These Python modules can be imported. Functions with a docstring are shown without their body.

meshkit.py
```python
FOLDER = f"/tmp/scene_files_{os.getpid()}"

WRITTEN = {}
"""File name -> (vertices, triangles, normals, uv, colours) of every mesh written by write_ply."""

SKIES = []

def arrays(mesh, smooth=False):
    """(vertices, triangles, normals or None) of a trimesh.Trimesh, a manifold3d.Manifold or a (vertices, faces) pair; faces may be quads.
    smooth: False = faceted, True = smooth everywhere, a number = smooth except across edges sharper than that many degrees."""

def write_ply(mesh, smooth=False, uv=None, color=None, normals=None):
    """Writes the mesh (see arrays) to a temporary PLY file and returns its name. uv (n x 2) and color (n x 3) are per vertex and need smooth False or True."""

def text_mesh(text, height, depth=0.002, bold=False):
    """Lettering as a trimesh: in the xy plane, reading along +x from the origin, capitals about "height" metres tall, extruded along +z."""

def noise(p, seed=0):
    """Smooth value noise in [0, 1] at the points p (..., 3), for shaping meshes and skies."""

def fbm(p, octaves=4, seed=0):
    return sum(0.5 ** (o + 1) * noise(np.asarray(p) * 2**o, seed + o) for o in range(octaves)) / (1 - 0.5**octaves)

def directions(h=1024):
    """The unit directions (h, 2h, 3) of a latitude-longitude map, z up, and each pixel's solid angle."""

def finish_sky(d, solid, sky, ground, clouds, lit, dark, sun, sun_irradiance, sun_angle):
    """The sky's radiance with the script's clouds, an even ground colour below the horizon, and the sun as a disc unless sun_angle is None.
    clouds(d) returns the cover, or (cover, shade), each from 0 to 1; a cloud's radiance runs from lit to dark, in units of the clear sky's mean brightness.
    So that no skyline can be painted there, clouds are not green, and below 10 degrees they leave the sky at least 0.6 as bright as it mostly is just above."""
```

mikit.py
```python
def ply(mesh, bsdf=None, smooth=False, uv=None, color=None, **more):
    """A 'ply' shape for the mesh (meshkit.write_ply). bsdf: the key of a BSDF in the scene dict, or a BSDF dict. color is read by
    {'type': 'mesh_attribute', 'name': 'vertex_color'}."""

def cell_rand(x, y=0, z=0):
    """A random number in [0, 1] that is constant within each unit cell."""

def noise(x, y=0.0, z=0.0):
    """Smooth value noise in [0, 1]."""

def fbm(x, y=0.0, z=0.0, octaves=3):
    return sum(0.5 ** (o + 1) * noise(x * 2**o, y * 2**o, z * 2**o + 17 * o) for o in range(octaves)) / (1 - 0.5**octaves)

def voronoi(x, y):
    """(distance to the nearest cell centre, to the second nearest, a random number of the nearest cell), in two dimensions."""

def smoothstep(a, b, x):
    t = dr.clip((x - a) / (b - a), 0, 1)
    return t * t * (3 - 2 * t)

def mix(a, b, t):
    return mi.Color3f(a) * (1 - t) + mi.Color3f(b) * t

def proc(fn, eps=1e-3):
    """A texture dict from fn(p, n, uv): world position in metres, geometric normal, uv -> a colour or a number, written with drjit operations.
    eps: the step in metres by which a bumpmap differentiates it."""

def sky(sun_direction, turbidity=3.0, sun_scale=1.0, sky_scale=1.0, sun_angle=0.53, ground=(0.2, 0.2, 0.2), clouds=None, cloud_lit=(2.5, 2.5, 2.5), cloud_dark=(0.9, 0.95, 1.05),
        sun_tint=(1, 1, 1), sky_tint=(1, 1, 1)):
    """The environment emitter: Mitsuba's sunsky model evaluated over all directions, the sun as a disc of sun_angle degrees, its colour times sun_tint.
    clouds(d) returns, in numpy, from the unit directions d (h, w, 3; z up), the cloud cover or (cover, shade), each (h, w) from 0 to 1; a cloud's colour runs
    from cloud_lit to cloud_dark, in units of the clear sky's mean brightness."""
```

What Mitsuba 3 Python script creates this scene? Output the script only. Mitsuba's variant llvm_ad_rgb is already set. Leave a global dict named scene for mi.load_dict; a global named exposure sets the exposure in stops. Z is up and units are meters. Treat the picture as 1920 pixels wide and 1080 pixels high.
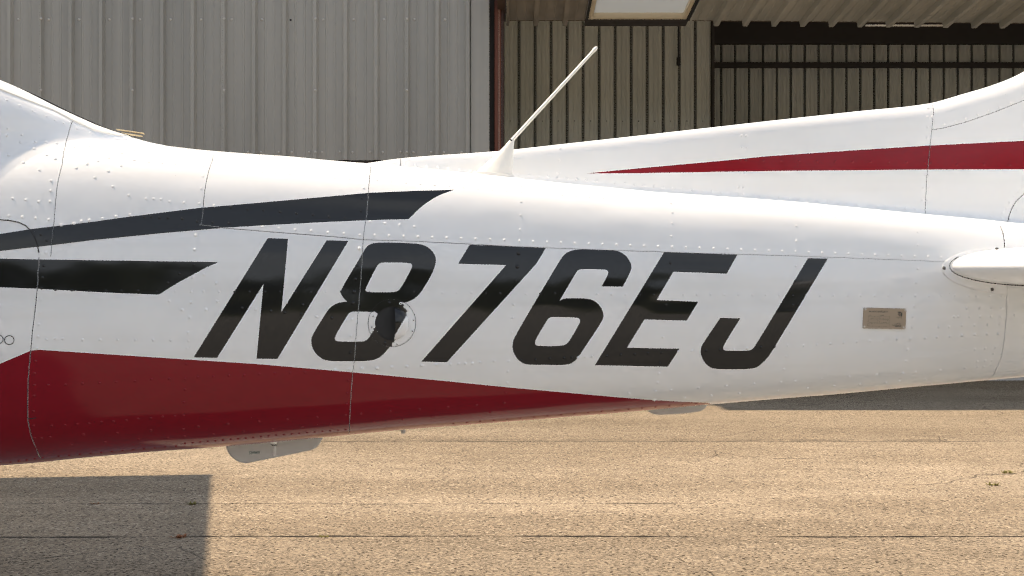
import math, random
import numpy as np, trimesh, shapely, mitsuba as mi, drjit as dr
import mikit, meshkit
from mikit import noise, fbm, voronoi, smoothstep, mix
from shapely.geometry import Polygon, LineString, Point
from scipy.interpolate import RectBivariateSpline, CubicSpline, PchipInterpolator

random.seed(7); np.random.seed(7)
T = mi.ScalarTransform4f
# ------------------------------------------------------------------ camera, sky, exposure
F, CX, HOR, EYE = 2600.0, 960.0, 505.0, 1.34      # focal length and horizon in pixels of the 1920 wide photograph, eye height in metres
scene, labels = {}, {}
scene['camera'] = {'type': 'perspective', 'fov': 2 * math.degrees(math.atan(960 / F)), 'fov_axis': 'x', 'near_clip': 0.05, 'far_clip': 2000.0,
                   'principal_point_offset_y': (540 - HOR) / 1080,
                   'to_world': T().look_at(origin=[0, 0, EYE], target=[0, 10, EYE], up=[0, 0, 1])}
SUN = (-0.54, 0.05, 1.0)
def haze_clouds(d):                                  # a bright hazy summer sky: milky towards the horizon all round, thin high cloud above
    up = np.clip(d[..., 2], 0, 1)
    w = meshkit.fbm(np.stack([d[..., 0] / (up + 0.25) * 1.6, d[..., 1] / (up + 0.25) * 1.6, up * 0], -1), 5, 4)
    return np.clip(0.85 * np.exp(-up / 0.75) + 0.55 * np.clip((w - 0.42) * 3, 0, 1), 0, 0.92), 0.25 + 0 * up
scene['sky'] = mikit.sky(SUN, turbidity=3.5, sun_angle=1.1, sun_tint=(1.0, 0.96, 0.90), clouds=haze_clouds, cloud_lit=(2.95, 3.08, 3.2), cloud_dark=(1.2, 1.25, 1.3), ground=(0.25, 0.22, 0.18))
exposure = 1.98

# ------------------------------------------------------------------ materials
def rgb(*c): return {'type': 'rgb', 'value': [float(x) for x in (c if len(c) == 3 else (c[0],) * 3)]}
def pbr(key, base, rough=0.4, clear=0.0, spec=0.5, metal=0.0, bump=None, **k):
    b = {'type': 'principled', 'base_color': rgb(*base) if isinstance(base, tuple) else base, 'roughness': rough if not callable(rough) else mikit.proc(rough),
         'specular': spec, 'metallic': metal, **k}
    if clear: b.update(clearcoat=clear, clearcoat_gloss=0.97)
    if bump: b = {'type': 'bumpmap', 'arbitrary': mikit.proc(bump[0], eps=bump[2]), 'scale': bump[1], 'bsdf': b}
    scene[key] = {'type': 'twosided', 'bsdf': b}
    return key

def white_col(p, n, uv):
    d = fbm(p.x * 3.1, p.y * 3.1, p.z * 6.0, 3)
    s = fbm(p.x * 1.3 + 9, p.y * 9.0, p.z * 40.0, 2)
    return mix((0.84, 0.845, 0.84), (0.80, 0.80, 0.785), smoothstep(0.4, 0.75, d) * 0.6 + smoothstep(0.5, 0.8, s) * 0.4)
WHITE = pbr('white_paint', mikit.proc(white_col), 0.11)
BLACK = pbr('black_vinyl', (0.011, 0.0115, 0.012), 0.09)
RED = pbr('red_paint', (0.225, 0.007, 0.015), 0.09, spec=0.35)
SEAM = pbr('seam_dark', (0.025, 0.025, 0.025), 0.7)
RUBBER = pbr('rubber', (0.015, 0.015, 0.015), 0.6)
CREAM = pbr('cream_plastic', (0.80, 0.78, 0.72), 0.45)
GREYP = pbr('grey_blade_paint', (0.62, 0.61, 0.56), 0.5)
STEEL = pbr('bright_steel', (0.60, 0.58, 0.54), 0.3, metal=1.0)
DARKSTEEL = pbr('dark_steel', (0.10, 0.095, 0.09), 0.35, metal=0.6)
BRONZE = pbr('plate_metal', (0.36, 0.29, 0.215), 0.38, metal=0.25)
INK = pbr('ink', (0.02, 0.02, 0.02), 0.5)
TEAL = pbr('teal_ink', (0.01, 0.10, 0.09), 0.5)
SCREEN = pbr('screen_metal', (0.028, 0.028, 0.085), 0.3, metal=0.4)
CAVITY = pbr('cavity', (0.010, 0.010, 0.026), 0.6)
TYRE = pbr('tyre_rubber', (0.02, 0.02, 0.02), 0.8)
WOODY = pbr('tan_strip', (0.62, 0.50, 0.30), 0.5)

def sheet_col(a, b):
    def f(p, n, uv):
        v = fbm(p.x * 14.0, p.y * 3, p.z * 0.25, 3)
        g = noise(p.x * 1.1 + 31, p.y, p.z * 0.5)
        t = mi.Float(0.55) * v + 0.45 * g
        return mix(a, b, smoothstep(0.3, 0.7, t))
    return mikit.proc(f)
SHEET = pbr('grey_sheet', sheet_col((0.268, 0.264, 0.240), (0.322, 0.314, 0.283)), 0.4, spec=0.5)
SHEET2 = pbr('inner_sheet', sheet_col((0.54, 0.555, 0.51), (0.65, 0.66, 0.605)), 0.5, spec=0.3)
LEAF_SHEET = pbr('leaf_sheet', sheet_col((0.31, 0.32, 0.30), (0.38, 0.385, 0.36)), 0.5, spec=0.4)
OXIDE = pbr('red_oxide', (0.16, 0.050, 0.028), 0.6)
DARKIRON = pbr('dark_iron', (0.03, 0.024, 0.02), 0.6)
FRAMEC = pbr('cream_frame', (0.62, 0.57, 0.45), 0.5)
CONCRETE = pbr('concrete', mikit.proc(lambda p, n, uv: mix((0.60, 0.58, 0.54), (0.70, 0.68, 0.63), fbm(p.x * 2, p.y * 2, 0, 4))), 0.8)
scene['milky_pane'] = {'type': 'twosided', 'bsdf': {'type': 'principledthin', 'base_color': rgb(0.62, 0.66, 0.69), 'roughness': 0.5, 'diff_trans': 1.0, 'spec_trans': 0.0}}
scene['milky_pane'] = scene['milky_pane']['bsdf']

def ground_y(py): return F * EYE / (py - HOR)
def asphalt_col(p, n, uv):
    x, y = p.x, p.y
    d1, d2, r = voronoi(x / 0.011, y / 0.011)
    e1, e2, r2 = voronoi(x / 0.028 + 7, y / 0.028 + 3)
    big = fbm(x * 0.35, y * 1.4, 5.0, 4)
    mid = fbm(x * 4.0, y * 11.0, 1.0, 3)
    base = mix((0.236, 0.187, 0.131), (0.303, 0.244, 0.175), smoothstep(0.3, 0.7, big))
    base = base * (0.86 + 0.28 * mid)
    base = base * (0.62 + 0.76 * r)
    pit = smoothstep(0.62, 0.85, r2) * smoothstep(0.34, 0.16, e1)
    base = base * (1 - 0.78 * pit)
    light = smoothstep(0.93, 0.97, r) * 0.5
    base = base * (1 - light) + mi.Color3f(0.52, 0.45, 0.35) * light
    crack = mi.Float(0)
    for py, w, x0, x1, st in ((828, 0.014, -9, 9, 0.7), (945, 0.008, -9, 1.3, 0.75), (1007, 0.013, -9, 9, 1.0), (893, 0.006, 0.3, 4, 0.3), (1165, 0.008, -9, 9, 0.8)):
        yy = ground_y(py) + 0.05 * (fbm(x * 0.9 + py, py * 0.7, 0, 4) - 0.5) + 0.012 * (noise(x * 22 + py, 3.0) - 0.5)
        on = smoothstep(0.22, 0.45, fbm(x * 1.7 + py * 1.3, py * 0.3, 2.0, 3)) * smoothstep(x0, x0 + 0.5, x) * smoothstep(x1, x1 - 0.5, x)
        ww = w * (0.5 + 1.3 * noise(x * 9 + py, 7.0))
        ww = ww * 1.5
        crack = dr.maximum(crack, st * on * smoothstep(ww, ww * 0.3, dr.abs(y - yy)))
    yy = ground_y(828) + 0.05
    band = 0.30 * smoothstep(0.16, 0.02, dr.abs(y - yy)) * smoothstep(0.3, 0.7, fbm(x * 6, y * 22, 9.0, 3))
    wob = 0.35 * (fbm(x * 2.3, y * 2.3, 3.0, 3) - 0.5)
    v1, v2, vr = voronoi(x / 1.5 + wob + 0.3, y / 2.2 + wob)
    web = smoothstep(0.010, 0.002, v2 - v1) * smoothstep(0.55, 0.68, fbm(x * 1.1 + 40, y * 1.1, 4.0, 3))
    crack = dr.maximum(crack, 0.7 * web)
    near_far_dark = smoothstep(ground_y(960), ground_y(1060), y + 0.5 * (fbm(x * 0.8, y * 0.8, 6.0, 3) - 0.5)) * 0.24 + smoothstep(ground_y(850), ground_y(800), y + 0.8 * (fbm(x * 0.6, y * 0.9, 8.0, 3) - 0.5)) * 0.14  # darker near the camera, lens falloff put into the colour; darker far out too
    return base * (1 - near_far_dark) * (1 - band) * (1 - 0.85 * crack)
def cell(p): return voronoi(p.x / 0.011, p.y / 0.011)[2]
def asphalt_bump(p, n, uv):
    x, y = p.x, p.y
    d1, d2, r = voronoi(x / 0.011, y / 0.011)
    e1, e2, r2 = voronoi(x / 0.028 + 7, y / 0.028 + 3)
    return (0.6 * r - 0.5 * d1) - 1.1 * smoothstep(0.62, 0.85, r2) * smoothstep(0.36, 0.12, e1) + 0.5 * noise(x * 40, y * 40)
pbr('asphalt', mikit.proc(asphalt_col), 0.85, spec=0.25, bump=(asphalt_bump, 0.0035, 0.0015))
pbr('taxiway', mikit.proc(lambda p, n, uv: mix((0.185, 0.180, 0.169), (0.265, 0.256, 0.240), fbm(p.x * 1.5, p.y * 1.5, 0, 4)) * (0.8 + 0.4 * cell(p))), 0.85, spec=0.25)
pbr('grass_ground', mikit.proc(lambda p, n, uv: mix((0.055, 0.075, 0.020), (0.12, 0.125, 0.04), fbm(p.x * 0.8, p.y * 0.8, 0, 4))), 0.9, spec=0.1)
pbr('tree_leaf', mikit.proc(lambda p, n, uv: mix((0.06, 0.075, 0.022), (0.12, 0.13, 0.045), fbm(p.x * 0.7, p.y * 0.7, p.z * 0.7, 3))), 0.8, spec=0.1)
pbr('weed_leaf', (0.16, 0.14, 0.03), 0.7); pbr('weed_dry', (0.30, 0.13, 0.06), 0.7)

# ------------------------------------------------------------------ helpers
def numbered(key):
    if key not in scene and not any(k.startswith(key + '__') for k in scene): return key
    i = 1
    while f'{key}_{i:03d}' in scene or any(k.startswith(f'{key}_{i:03d}__') for k in scene): i += 1
    return f'{key}_{i:03d}'
def add(key, mesh, mat, smooth=False, normals=None, **tags):
    key = numbered(key)
    if normals is not None:
        path = meshkit.write_ply(mesh, False, normals=normals)
        scene[key] = {'type': 'ply', 'filename': path, 'face_normals': False, 'bsdf': {'type': 'ref', 'id': mat}}
    else:
        scene[key] = mikit.ply(mesh, mat, smooth=smooth)
    if tags: labels[key] = tags
    return key
def cat(ms): return trimesh.util.concatenate(ms)
def box(x0, x1, y0, y1, z0, z1):
    m = trimesh.creation.box((abs(x1 - x0), abs(y1 - y0), abs(z1 - z0)))
    m.apply_translation(((x0 + x1) / 2, (y0 + y1) / 2, (z0 + z1) / 2)); return m
def bevel_box(x0, x1, y0, y1, z0, z1, b=0.004):
    p = [(x, y, z) for x, y, z in np.ndindex(2, 2, 2)]
    pts = []
    lo, hi = np.array([x0, y0, z0]), np.array([x1, y1, z1])
    for c in p:
        for k in range(3):
            q = np.where(np.array(c) == 0, lo + b, hi - b)
            q[k] = (lo, hi)[c[k]][k]; pts.append(q)
    return trimesh.Trimesh(pts).convex_hull
def tube(points, r, sides=12, caps=True):
    p = np.asarray(points, float); r = np.broadcast_to(np.asarray(r, float), (len(p),))
    t = np.gradient(p, axis=0); t /= np.linalg.norm(t, axis=1, keepdims=True)
    a = np.cross(t, [0, 0, 1.0] if abs(t[0, 2]) < 0.9 else [1.0, 0, 0]); a /= np.linalg.norm(a, axis=1, keepdims=True)
    b = np.cross(t, a); g = np.arange(sides) * 2 * np.pi / sides
    v = p[:, None] + r[:, None, None] * (np.cos(g)[None, :, None] * a[:, None] + np.sin(g)[None, :, None] * b[:, None])
    n = len(p); i, j = np.meshgrid(np.arange(n - 1), np.arange(sides), indexing='ij')
    q = np.stack([i * sides + j, i * sides + (j + 1) % sides, (i + 1) * sides + (j + 1) % sides, (i + 1) * sides + j], -1).reshape(-1, 4)
    v = v.reshape(-1, 3); f = np.vstack([q[:, :3], q[:, [0, 2, 3]]])
    if caps:
        v = np.vstack([v, p[0], p[-1]]); k = np.arange(sides)
        f = np.vstack([f, np.stack([(k + 1) % sides, k, k * 0 + len(v) - 2], 1), np.stack([k + (n - 1) * sides, (k + 1) % sides + (n - 1) * sides, k * 0 + len(v) - 1], 1)])
    return trimesh.Trimesh(v, f, process=False)
def quad_faces(n, m):
    i, j = np.meshgrid(np.arange(n - 1), np.arange(m - 1), indexing='ij')
    return np.stack([i * m + j, (i + 1) * m + j, (i + 1) * m + j + 1, i * m + j + 1], -1)
def at(x, y, Y):                                   # the point at depth Y that a pixel of the photograph shows
    return np.array([(x - CX) / F * Y, Y, EYE - (y - HOR) / F * Y])
def proj(P): return np.stack([CX + F * P[..., 0] / P[..., 1], HOR - F * (P[..., 2] - EYE) / P[..., 1]], -1)

# ================================================================== the airplane: shape of its fuselage
PSI = math.radians(6.5)
AX, BX = np.array([math.cos(PSI), math.sin(PSI), 0]), np.array([-math.sin(PSI), math.cos(PSI), 0])
ORG = np.array([-0.614, 3.89, 0.0])
def centre_s(x):                                    # where the ray of a pixel column meets the plane of symmetry
    k = (np.asarray(x, float) - CX) / F
    return (k * ORG[1] - ORG[0]) / (AX[0] - k * AX[1])
def centre_z(x, y):
    s = centre_s(x); Y = ORG[1] + s * AX[1]
    return EYE - (np.asarray(y, float) - HOR) / F * Y
def curve(px):
    px = np.array(px, float); s = centre_s(px[:, 0]); z = centre_z(px[:, 0], px[:, 1])
    return s, z
s_, z_ = curve([(0, 257.5), (270, 275.0), (400, 288.5), (560, 300.8), (640, 307.5), (705, 312.5), (935, 335.3), (1000, 342), (1200, 360.9), (1440, 377.4), (1740, 404.7), (1865, 416.0), (1920, 421.5)])
top_fn = PchipInterpolator(np.r_[-4.4, -2.0, s_, 3.2], np.r_[z_[0] + 0.02, z_[0] + 0.01, z_, z_[-1] - 0.07])
s_, z_ = curve([(0, 865.5), (85, 859), (250, 843.5), (420, 831.5), (655, 810.2), (750, 801.5), (1000, 783), (1200, 767), (1340, 754.5), (1500, 742.3), (1690, 725.5), (1860, 710.5), (1920, 704.5)])
bot_fn = PchipInterpolator(np.r_[-4.4, -2.6, -1.6, s_, 3.2], np.r_[z_[0] - 0.0, z_[0] - 0.06, z_[0] - 0.035, z_, z_[-1] + 0.18])
wid_fn = PchipInterpolator([-4.4, -3.2, -1.6, -0.8, 0.0, 1.0, 2.0, 2.6, 3.2], [0.50, 0.55, 0.555, 0.510, 0.420, 0.306, 0.192, 0.125, 0.06])
s_, z_ = curve([(-60, 131.5), (0, 155.5), (60, 180.5), (130, 215), (200, 245.3), (235, 258.5), (262, 266.5), (285, 275.5), (330, 289)])
hump_z = PchipInterpolator(np.r_[-4.4, -2.3, -1.75, s_, s_[-1] + 0.5], np.r_[2.02, 2.06, 2.04, z_, z_[-1] - 0.5])
hw = centre_s(np.array([-60, 0, 70, 137, 200, 240, 270, 300, 330]))
hump_w = PchipInterpolator(np.r_[-4.4, -1.8, hw, hw[-1] + 0.5], np.r_[0.50, 0.51, 0.455, 0.435, 0.402, 0.355, 0.275, 0.19, 0.12, 0.07, 0.05, 0.05])
SEC = np.array([(0, 0), (0.26, 0.007), (0.49, 0.027), (0.68, 0.066), (0.825, 0.13), (0.92, 0.215), (0.977, 0.315), (1.0, 0.42), (1.0, 0.54), (0.988, 0.66), (0.957, 0.76), (0.916, 0.84), (0.852, 0.90), (0.745, 0.948), (0.57, 0.98), (0.32, 0.996), (0, 1.0)])
HUMP = np.array([(1.10, 0), (1.07, 0.5), (1.015, 0.8), (0.97, 0.90), (0.90, 0.955), (0.75, 0.985), (0.4, 0.998), (0, 1.0)])
def fine(P, n=240):
    d = np.r_[0, np.cumsum(np.linalg.norm(np.diff(P, axis=0), axis=1))]
    return PchipInterpolator(d, P)(np.linspace(0, d[-1], n)) if P is HUMP else CubicSpline(d, P)(np.linspace(0, d[-1], n))
SECF, HUMPF = fine(SEC), fine(HUMP)
SG, TG = np.linspace(-4.2, 3.0, 901), np.linspace(-180, 180, 721)
half = np.linspace(-90, 90, 361)
R = np.zeros((len(SG), len(TG)))
def zc_of(s): return bot_fn(s) + 0.5 * (top_fn(s) - bot_fn(s))
for i, s in enumerate(SG):
    zb, zt, w = bot_fn(s), top_fn(s), wid_fn(s); zc = 0.5 * (zb + zt)
    l, z = SECF[:, 0] * w, zb + SECF[:, 1] * (zt - zb) - zc
    ra = np.interp(half, np.degrees(np.arctan2(z, l)), np.hypot(l, z))
    h = float(hump_z(s)) - zc
    if h > 0.05:
        l, z = HUMPF[:, 0] * hump_w(s), HUMPF[:, 1] * h
        rb = np.interp(half, np.degrees(np.arctan2(z, l)), np.hypot(l, z)); rb[half < 0] = 0.1
        k = 0.040
        ra = 0.5 * (ra + rb + np.sqrt((ra - rb) ** 2 + k * k)) - 0.5 * k * k / np.maximum(k, np.abs(ra - rb)) * 0.5
    end = np.sqrt(np.clip(1 - ((-3.4 - s) / 0.8) ** 2, 0, 1)) if s < -3.4 else 1.0      # the rounded front end of the cabin
    R[i] = np.interp(np.where(TG > 90, 180 - TG, np.where(TG < -90, -180 - TG, TG)), half, ra) * max(end, 0.15)
gs, gt = np.meshgrid(SG, np.radians(TG), indexing='ij')
wave = np.stack([gs * 4.2, gt * 2.6, gs * 0 + 3.0], -1)
R += 0.0017 * (meshkit.fbm(wave, 3, 5) - 0.5) + 0.0012 * (meshkit.noise(np.stack([gs * 9.0, gt * 9.0, gs * 0], -1), 11) - 0.5)
SPL = RectBivariateSpline(SG, np.radians(TG), R, kx=3, ky=3)
def surf(s, t, off=0.0):
    """The point of the skin at s metres along the fuselage, at the angle t (radians, 0 = towards the photographer, up positive), raised by off."""
    s, t = np.broadcast_arrays(np.asarray(s, float), np.asarray(t, float))
    r = SPL.ev(s, t)
    P = ORG + s[..., None] * AX - (r * np.cos(t))[..., None] * BX
    P[..., 2] = zc_of(s) + r * np.sin(t)
    return P if np.isscalar(off) and off == 0 else P + nrm(s, t) * np.asarray(off)[..., None]
def nrm(s, t, e=2e-3):
    n = np.cross(surf(s + e, t) - surf(s - e, t), surf(s, t + e) - surf(s, t - e))
    return n / np.linalg.norm(n, axis=-1, keepdims=True)
cs, ct = np.meshgrid(np.linspace(-2.7, 2.6, 530), np.radians(np.linspace(-89, 89, 357)), indexing='ij')
_P = surf(cs, ct); _N = nrm(cs, ct)
_vis = ((np.array([0, 0, EYE]) - _P) * _N).sum(-1) > 0
from scipy.spatial import cKDTree
_TREE = cKDTree(proj(_P)[_vis]); _C = np.stack([cs[_vis], ct[_vis]], -1)
def chart(px):
    """(s, t) of the skin under pixels of the photograph."""
    px = np.atleast_2d(np.asarray(px, float)); st = _C[_TREE.query(px)[1]].copy(); st0 = st.copy()
    for _ in range(6):
        s, t = st[:, 0], st[:, 1]; e = 1e-4
        r = px - proj(surf(s, t)); ja = (proj(surf(s + e, t)) - proj(surf(s - e, t))) / (2 * e); jb = (proj(surf(s, t + e)) - proj(surf(s, t - e))) / (2 * e)
        det = ja[:, 0] * jb[:, 1] - ja[:, 1] * jb[:, 0]
        det = np.where(np.abs(det) < 2e4, np.sign(det + 1e-9) * 2e4, det)
        ds = (r[:, 0] * jb[:, 1] - r[:, 1] * jb[:, 0]) / det; dt = (ja[:, 0] * r[:, 1] - ja[:, 1] * r[:, 0]) / det
        st = st + np.clip(np.stack([ds, dt], -1), -0.02, 0.02)
    st = np.clip(st, st0 - 0.03, st0 + 0.03)
    return st
K = 0.42                                            # metres per radian in the flat chart (s, K t) in which decals are cut

# ------------------------------------------------------------------ seams (pixel polylines -> chart)
SEAMS = {
 'f1': [(139, 222), (137, 227), (124, 265), (117, 307), (107, 350), (106, 360), (101, 420), (97, 460), (95, 481)],
 'f2': [(400, 292), (398, 302), (391, 323), (385, 350), (382, 375), (381, 392), (379, 412), (377, 422)],
 'f3': [(696, 310), (695, 318), (692, 345), (690, 365), (688, 400), (683, 430), (681, 450), (680, 470), (676, 530), (671, 590), (667, 640), (664, 680), (661, 700), (658, 740), (656, 775), (655, 800), (654.5, 813)],
 'lap': [(-200, 482), (-60, 482), (60, 482), (95, 481), (115, 470), (150, 447), (200, 422), (242, 409), (375, 422), (425, 428), (480, 432.5), (640, 445), (681, 449.5), (960, 462), (1200, 471), (1440, 478.5), (1600, 484), (1765, 490.5), (1900, 495)],
 'door': [(73, 474), (73, 490), (70, 540), (66, 580), (61, 620), (58, 655), (53, 710), (52, 740), (52, 785), (58, 815), (68, 840), (76, 858)],
 'f5': [(1862, 413.5), (1869, 417), (1875, 425), (1880, 437), (1882.5, 455), (1885, 490), (1888, 560), (1885, 610), (1877, 670), (1868, 690), (1862, 704)],
}
SC = {k: chart(v) for k, v in SEAMS.items()}
def by_t(name, s_shift=0.0):                        # seam across the fuselage: s as a function of t
    c = SC[name]; o = np.argsort(c[:, 1]); return lambda t: np.interp(t, c[o, 1], c[o, 0]) + s_shift
def by_s(name):
    c = SC[name]; o = np.argsort(c[:, 0]); return lambda s: np.interp(s, c[o, 0], c[o, 1])
LAP = by_s('lap')
def const(v): return lambda x: np.full_like(np.asarray(x, float), v)
S_LAP0, S_LAP1 = float(SC['lap'][5, 0]), float(SC['lap'][8, 0])
def ramp(s): return np.clip((s - S_LAP0) / (S_LAP1 - S_LAP0), 0, 1)
def patch(sl, sr, tb, tt, ns, nt, off=0.0, skirt=0.004, hole=None):
    u, v = np.meshgrid(np.linspace(0, 1, ns), np.linspace(0, 1, nt), indexing='ij')
    s = sl(u * 0) * (1 - u) + sr(u * 0) * u; t = v * 0
    for _ in range(8):
        t = tb(s) * (1 - v) + tt(s) * v; s = sl(t) * (1 - u) + sr(t) * u
    P, N = surf(s, t, (off(s) if callable(off) else off) + np.zeros_like(s)), nrm(s, t)
    f = quad_faces(ns, nt)
    if hole is not None:
        inside = np.linalg.norm(P - hole[0], axis=-1).reshape(-1) < hole[1]
        f = f[~inside[f].all(-1)]
    V, NN = P.reshape(-1, 3), N.reshape(-1, 3); f = f.reshape(-1, 4)
    F3 = [f]
    if skirt:
        idx = np.arange(ns * nt).reshape(ns, nt)
        for row in (idx[:, 0], idx[::-1, -1], idx[-1, :], idx[0, ::-1]):
            b = len(V); V = np.vstack([V, V[row], V[row] - NN[row] * skirt])
            e = V[row][1:] - V[row][:-1]; sn = np.cross(e, NN[row][1:]); sn = np.vstack([sn, sn[-1:]]); sn /= np.linalg.norm(sn, axis=1, keepdims=True) + 1e-12
            NN = np.vstack([NN, sn, sn]); m = len(row); k = np.arange(m - 1)
            F3.append(np.stack([b + k, b + m + k, b + m + k + 1, b + k + 1], 1))
    return (V, np.vstack(F3)), NN
FUS = 'airplane__fuselage'
g = 0.0007
VENT_PX = (735.0, 606.0)
vc = chart([VENT_PX])[0]; VP, VN = surf(*vc), nrm(*vc)
def skin(sl, sr, tb, tt, off, hole=None, ds=0.006, s0=0, s1=1, dt=0.011, t0=0, t1=1):
    (V, f), N = patch(sl, sr, tb, tt, max(8, int((s1 - s0) / ds)), max(8, int((t1 - t0) / dt)), off, hole=hole)
    add(FUS + '__skin_panel', (V, f), WHITE, normals=N)
sh = lambda fn, d: (lambda x: fn(x) + d)
f1, f2, f3, f5, door = by_t('f1'), by_t('f2'), by_t('f3'), by_t('f5'), by_t('door')
up_b, lo_t = (lambda s: LAP(s) + (0.00006 + g * 0.9 * (ramp(s) >= 1)) / K), (lambda s: LAP(s) - (0.00006 + g * 0.9 * (ramp(s) >= 1)) / K)
UT, LB = const(math.radians(90)), const(math.radians(-90))
ue = lambda s: 0.0009 * ramp(s)
skin(const(-1.9), sh(f1, -g), up_b, UT, ue, s0=-1.9, s1=-0.8, t0=0.05, t1=1.57)
skin(sh(f1, g), sh(f2, -g), up_b, UT, ue, s0=-0.8, s1=-0.2, t0=0.05, t1=1.57)
skin(sh(f2, g), sh(f3, -g), up_b, UT, ue, s0=-0.2, s1=0.2, t0=0.05, t1=1.57)
skin(sh(f3, g), sh(f5, -1.6 * g), up_b, UT, ue, s0=0.2, s1=2.1, t0=0.05, t1=1.57)
skin(const(-1.9), sh(door, -1.4 * g), LB, lo_t, 0.0, s0=-1.9, s1=-0.8, t0=-1.57, t1=0.1)
skin(sh(door, 1.2 * g), sh(f3, -g), LB, lo_t, 0.0, s0=-0.8, s1=0.2, t0=-1.57, t1=0.1)
skin(sh(f3, g), sh(f5, -g), LB, lo_t, 0.0, hole=(VP, 0.050), s0=0.2, s1=2.1, t0=-1.57, t1=0.1)
skin(sh(f5, 1.6 * g), const(2.95), LB, UT, 0.0004, s0=2.1, s1=2.95, t0=-1.57, t1=1.57, ds=0.012)
# the far half and the cabin ahead of the frame, then the frame under the skin that shows as the dark of the seams
(V, f), N = patch(const(-1.9), const(2.95), const(math.radians(90)), const(math.radians(269.9) - 0 * math.pi), 300, 80) if False else patch(const(-1.9), const(2.95), const(math.radians(90.2)), const(math.radians(179.9)), 300, 60)
add(FUS + '__skin_panel', (V, f), WHITE, normals=N)
(V, f), N = patch(const(-1.9), const(2.95), const(math.radians(-179.9)), const(math.radians(-90.2)), 300, 60)
add(FUS + '__skin_panel', (V, f), WHITE, normals=N)
(V, f), N = patch(const(-4.19), const(-1.903), const(math.radians(-179.9)), const(math.radians(179.9)), 120, 120)
add('airplane__cabin', (V, f), WHITE, normals=N)
(V, f), N = patch(const(-1.88), const(2.93), const(math.radians(-179.9)), const(math.radians(179.9)), 500, 240, off=-0.0035, skirt=0)
add(FUS + '__inner_frame', (V, f), SEAM, normals=N)

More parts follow.
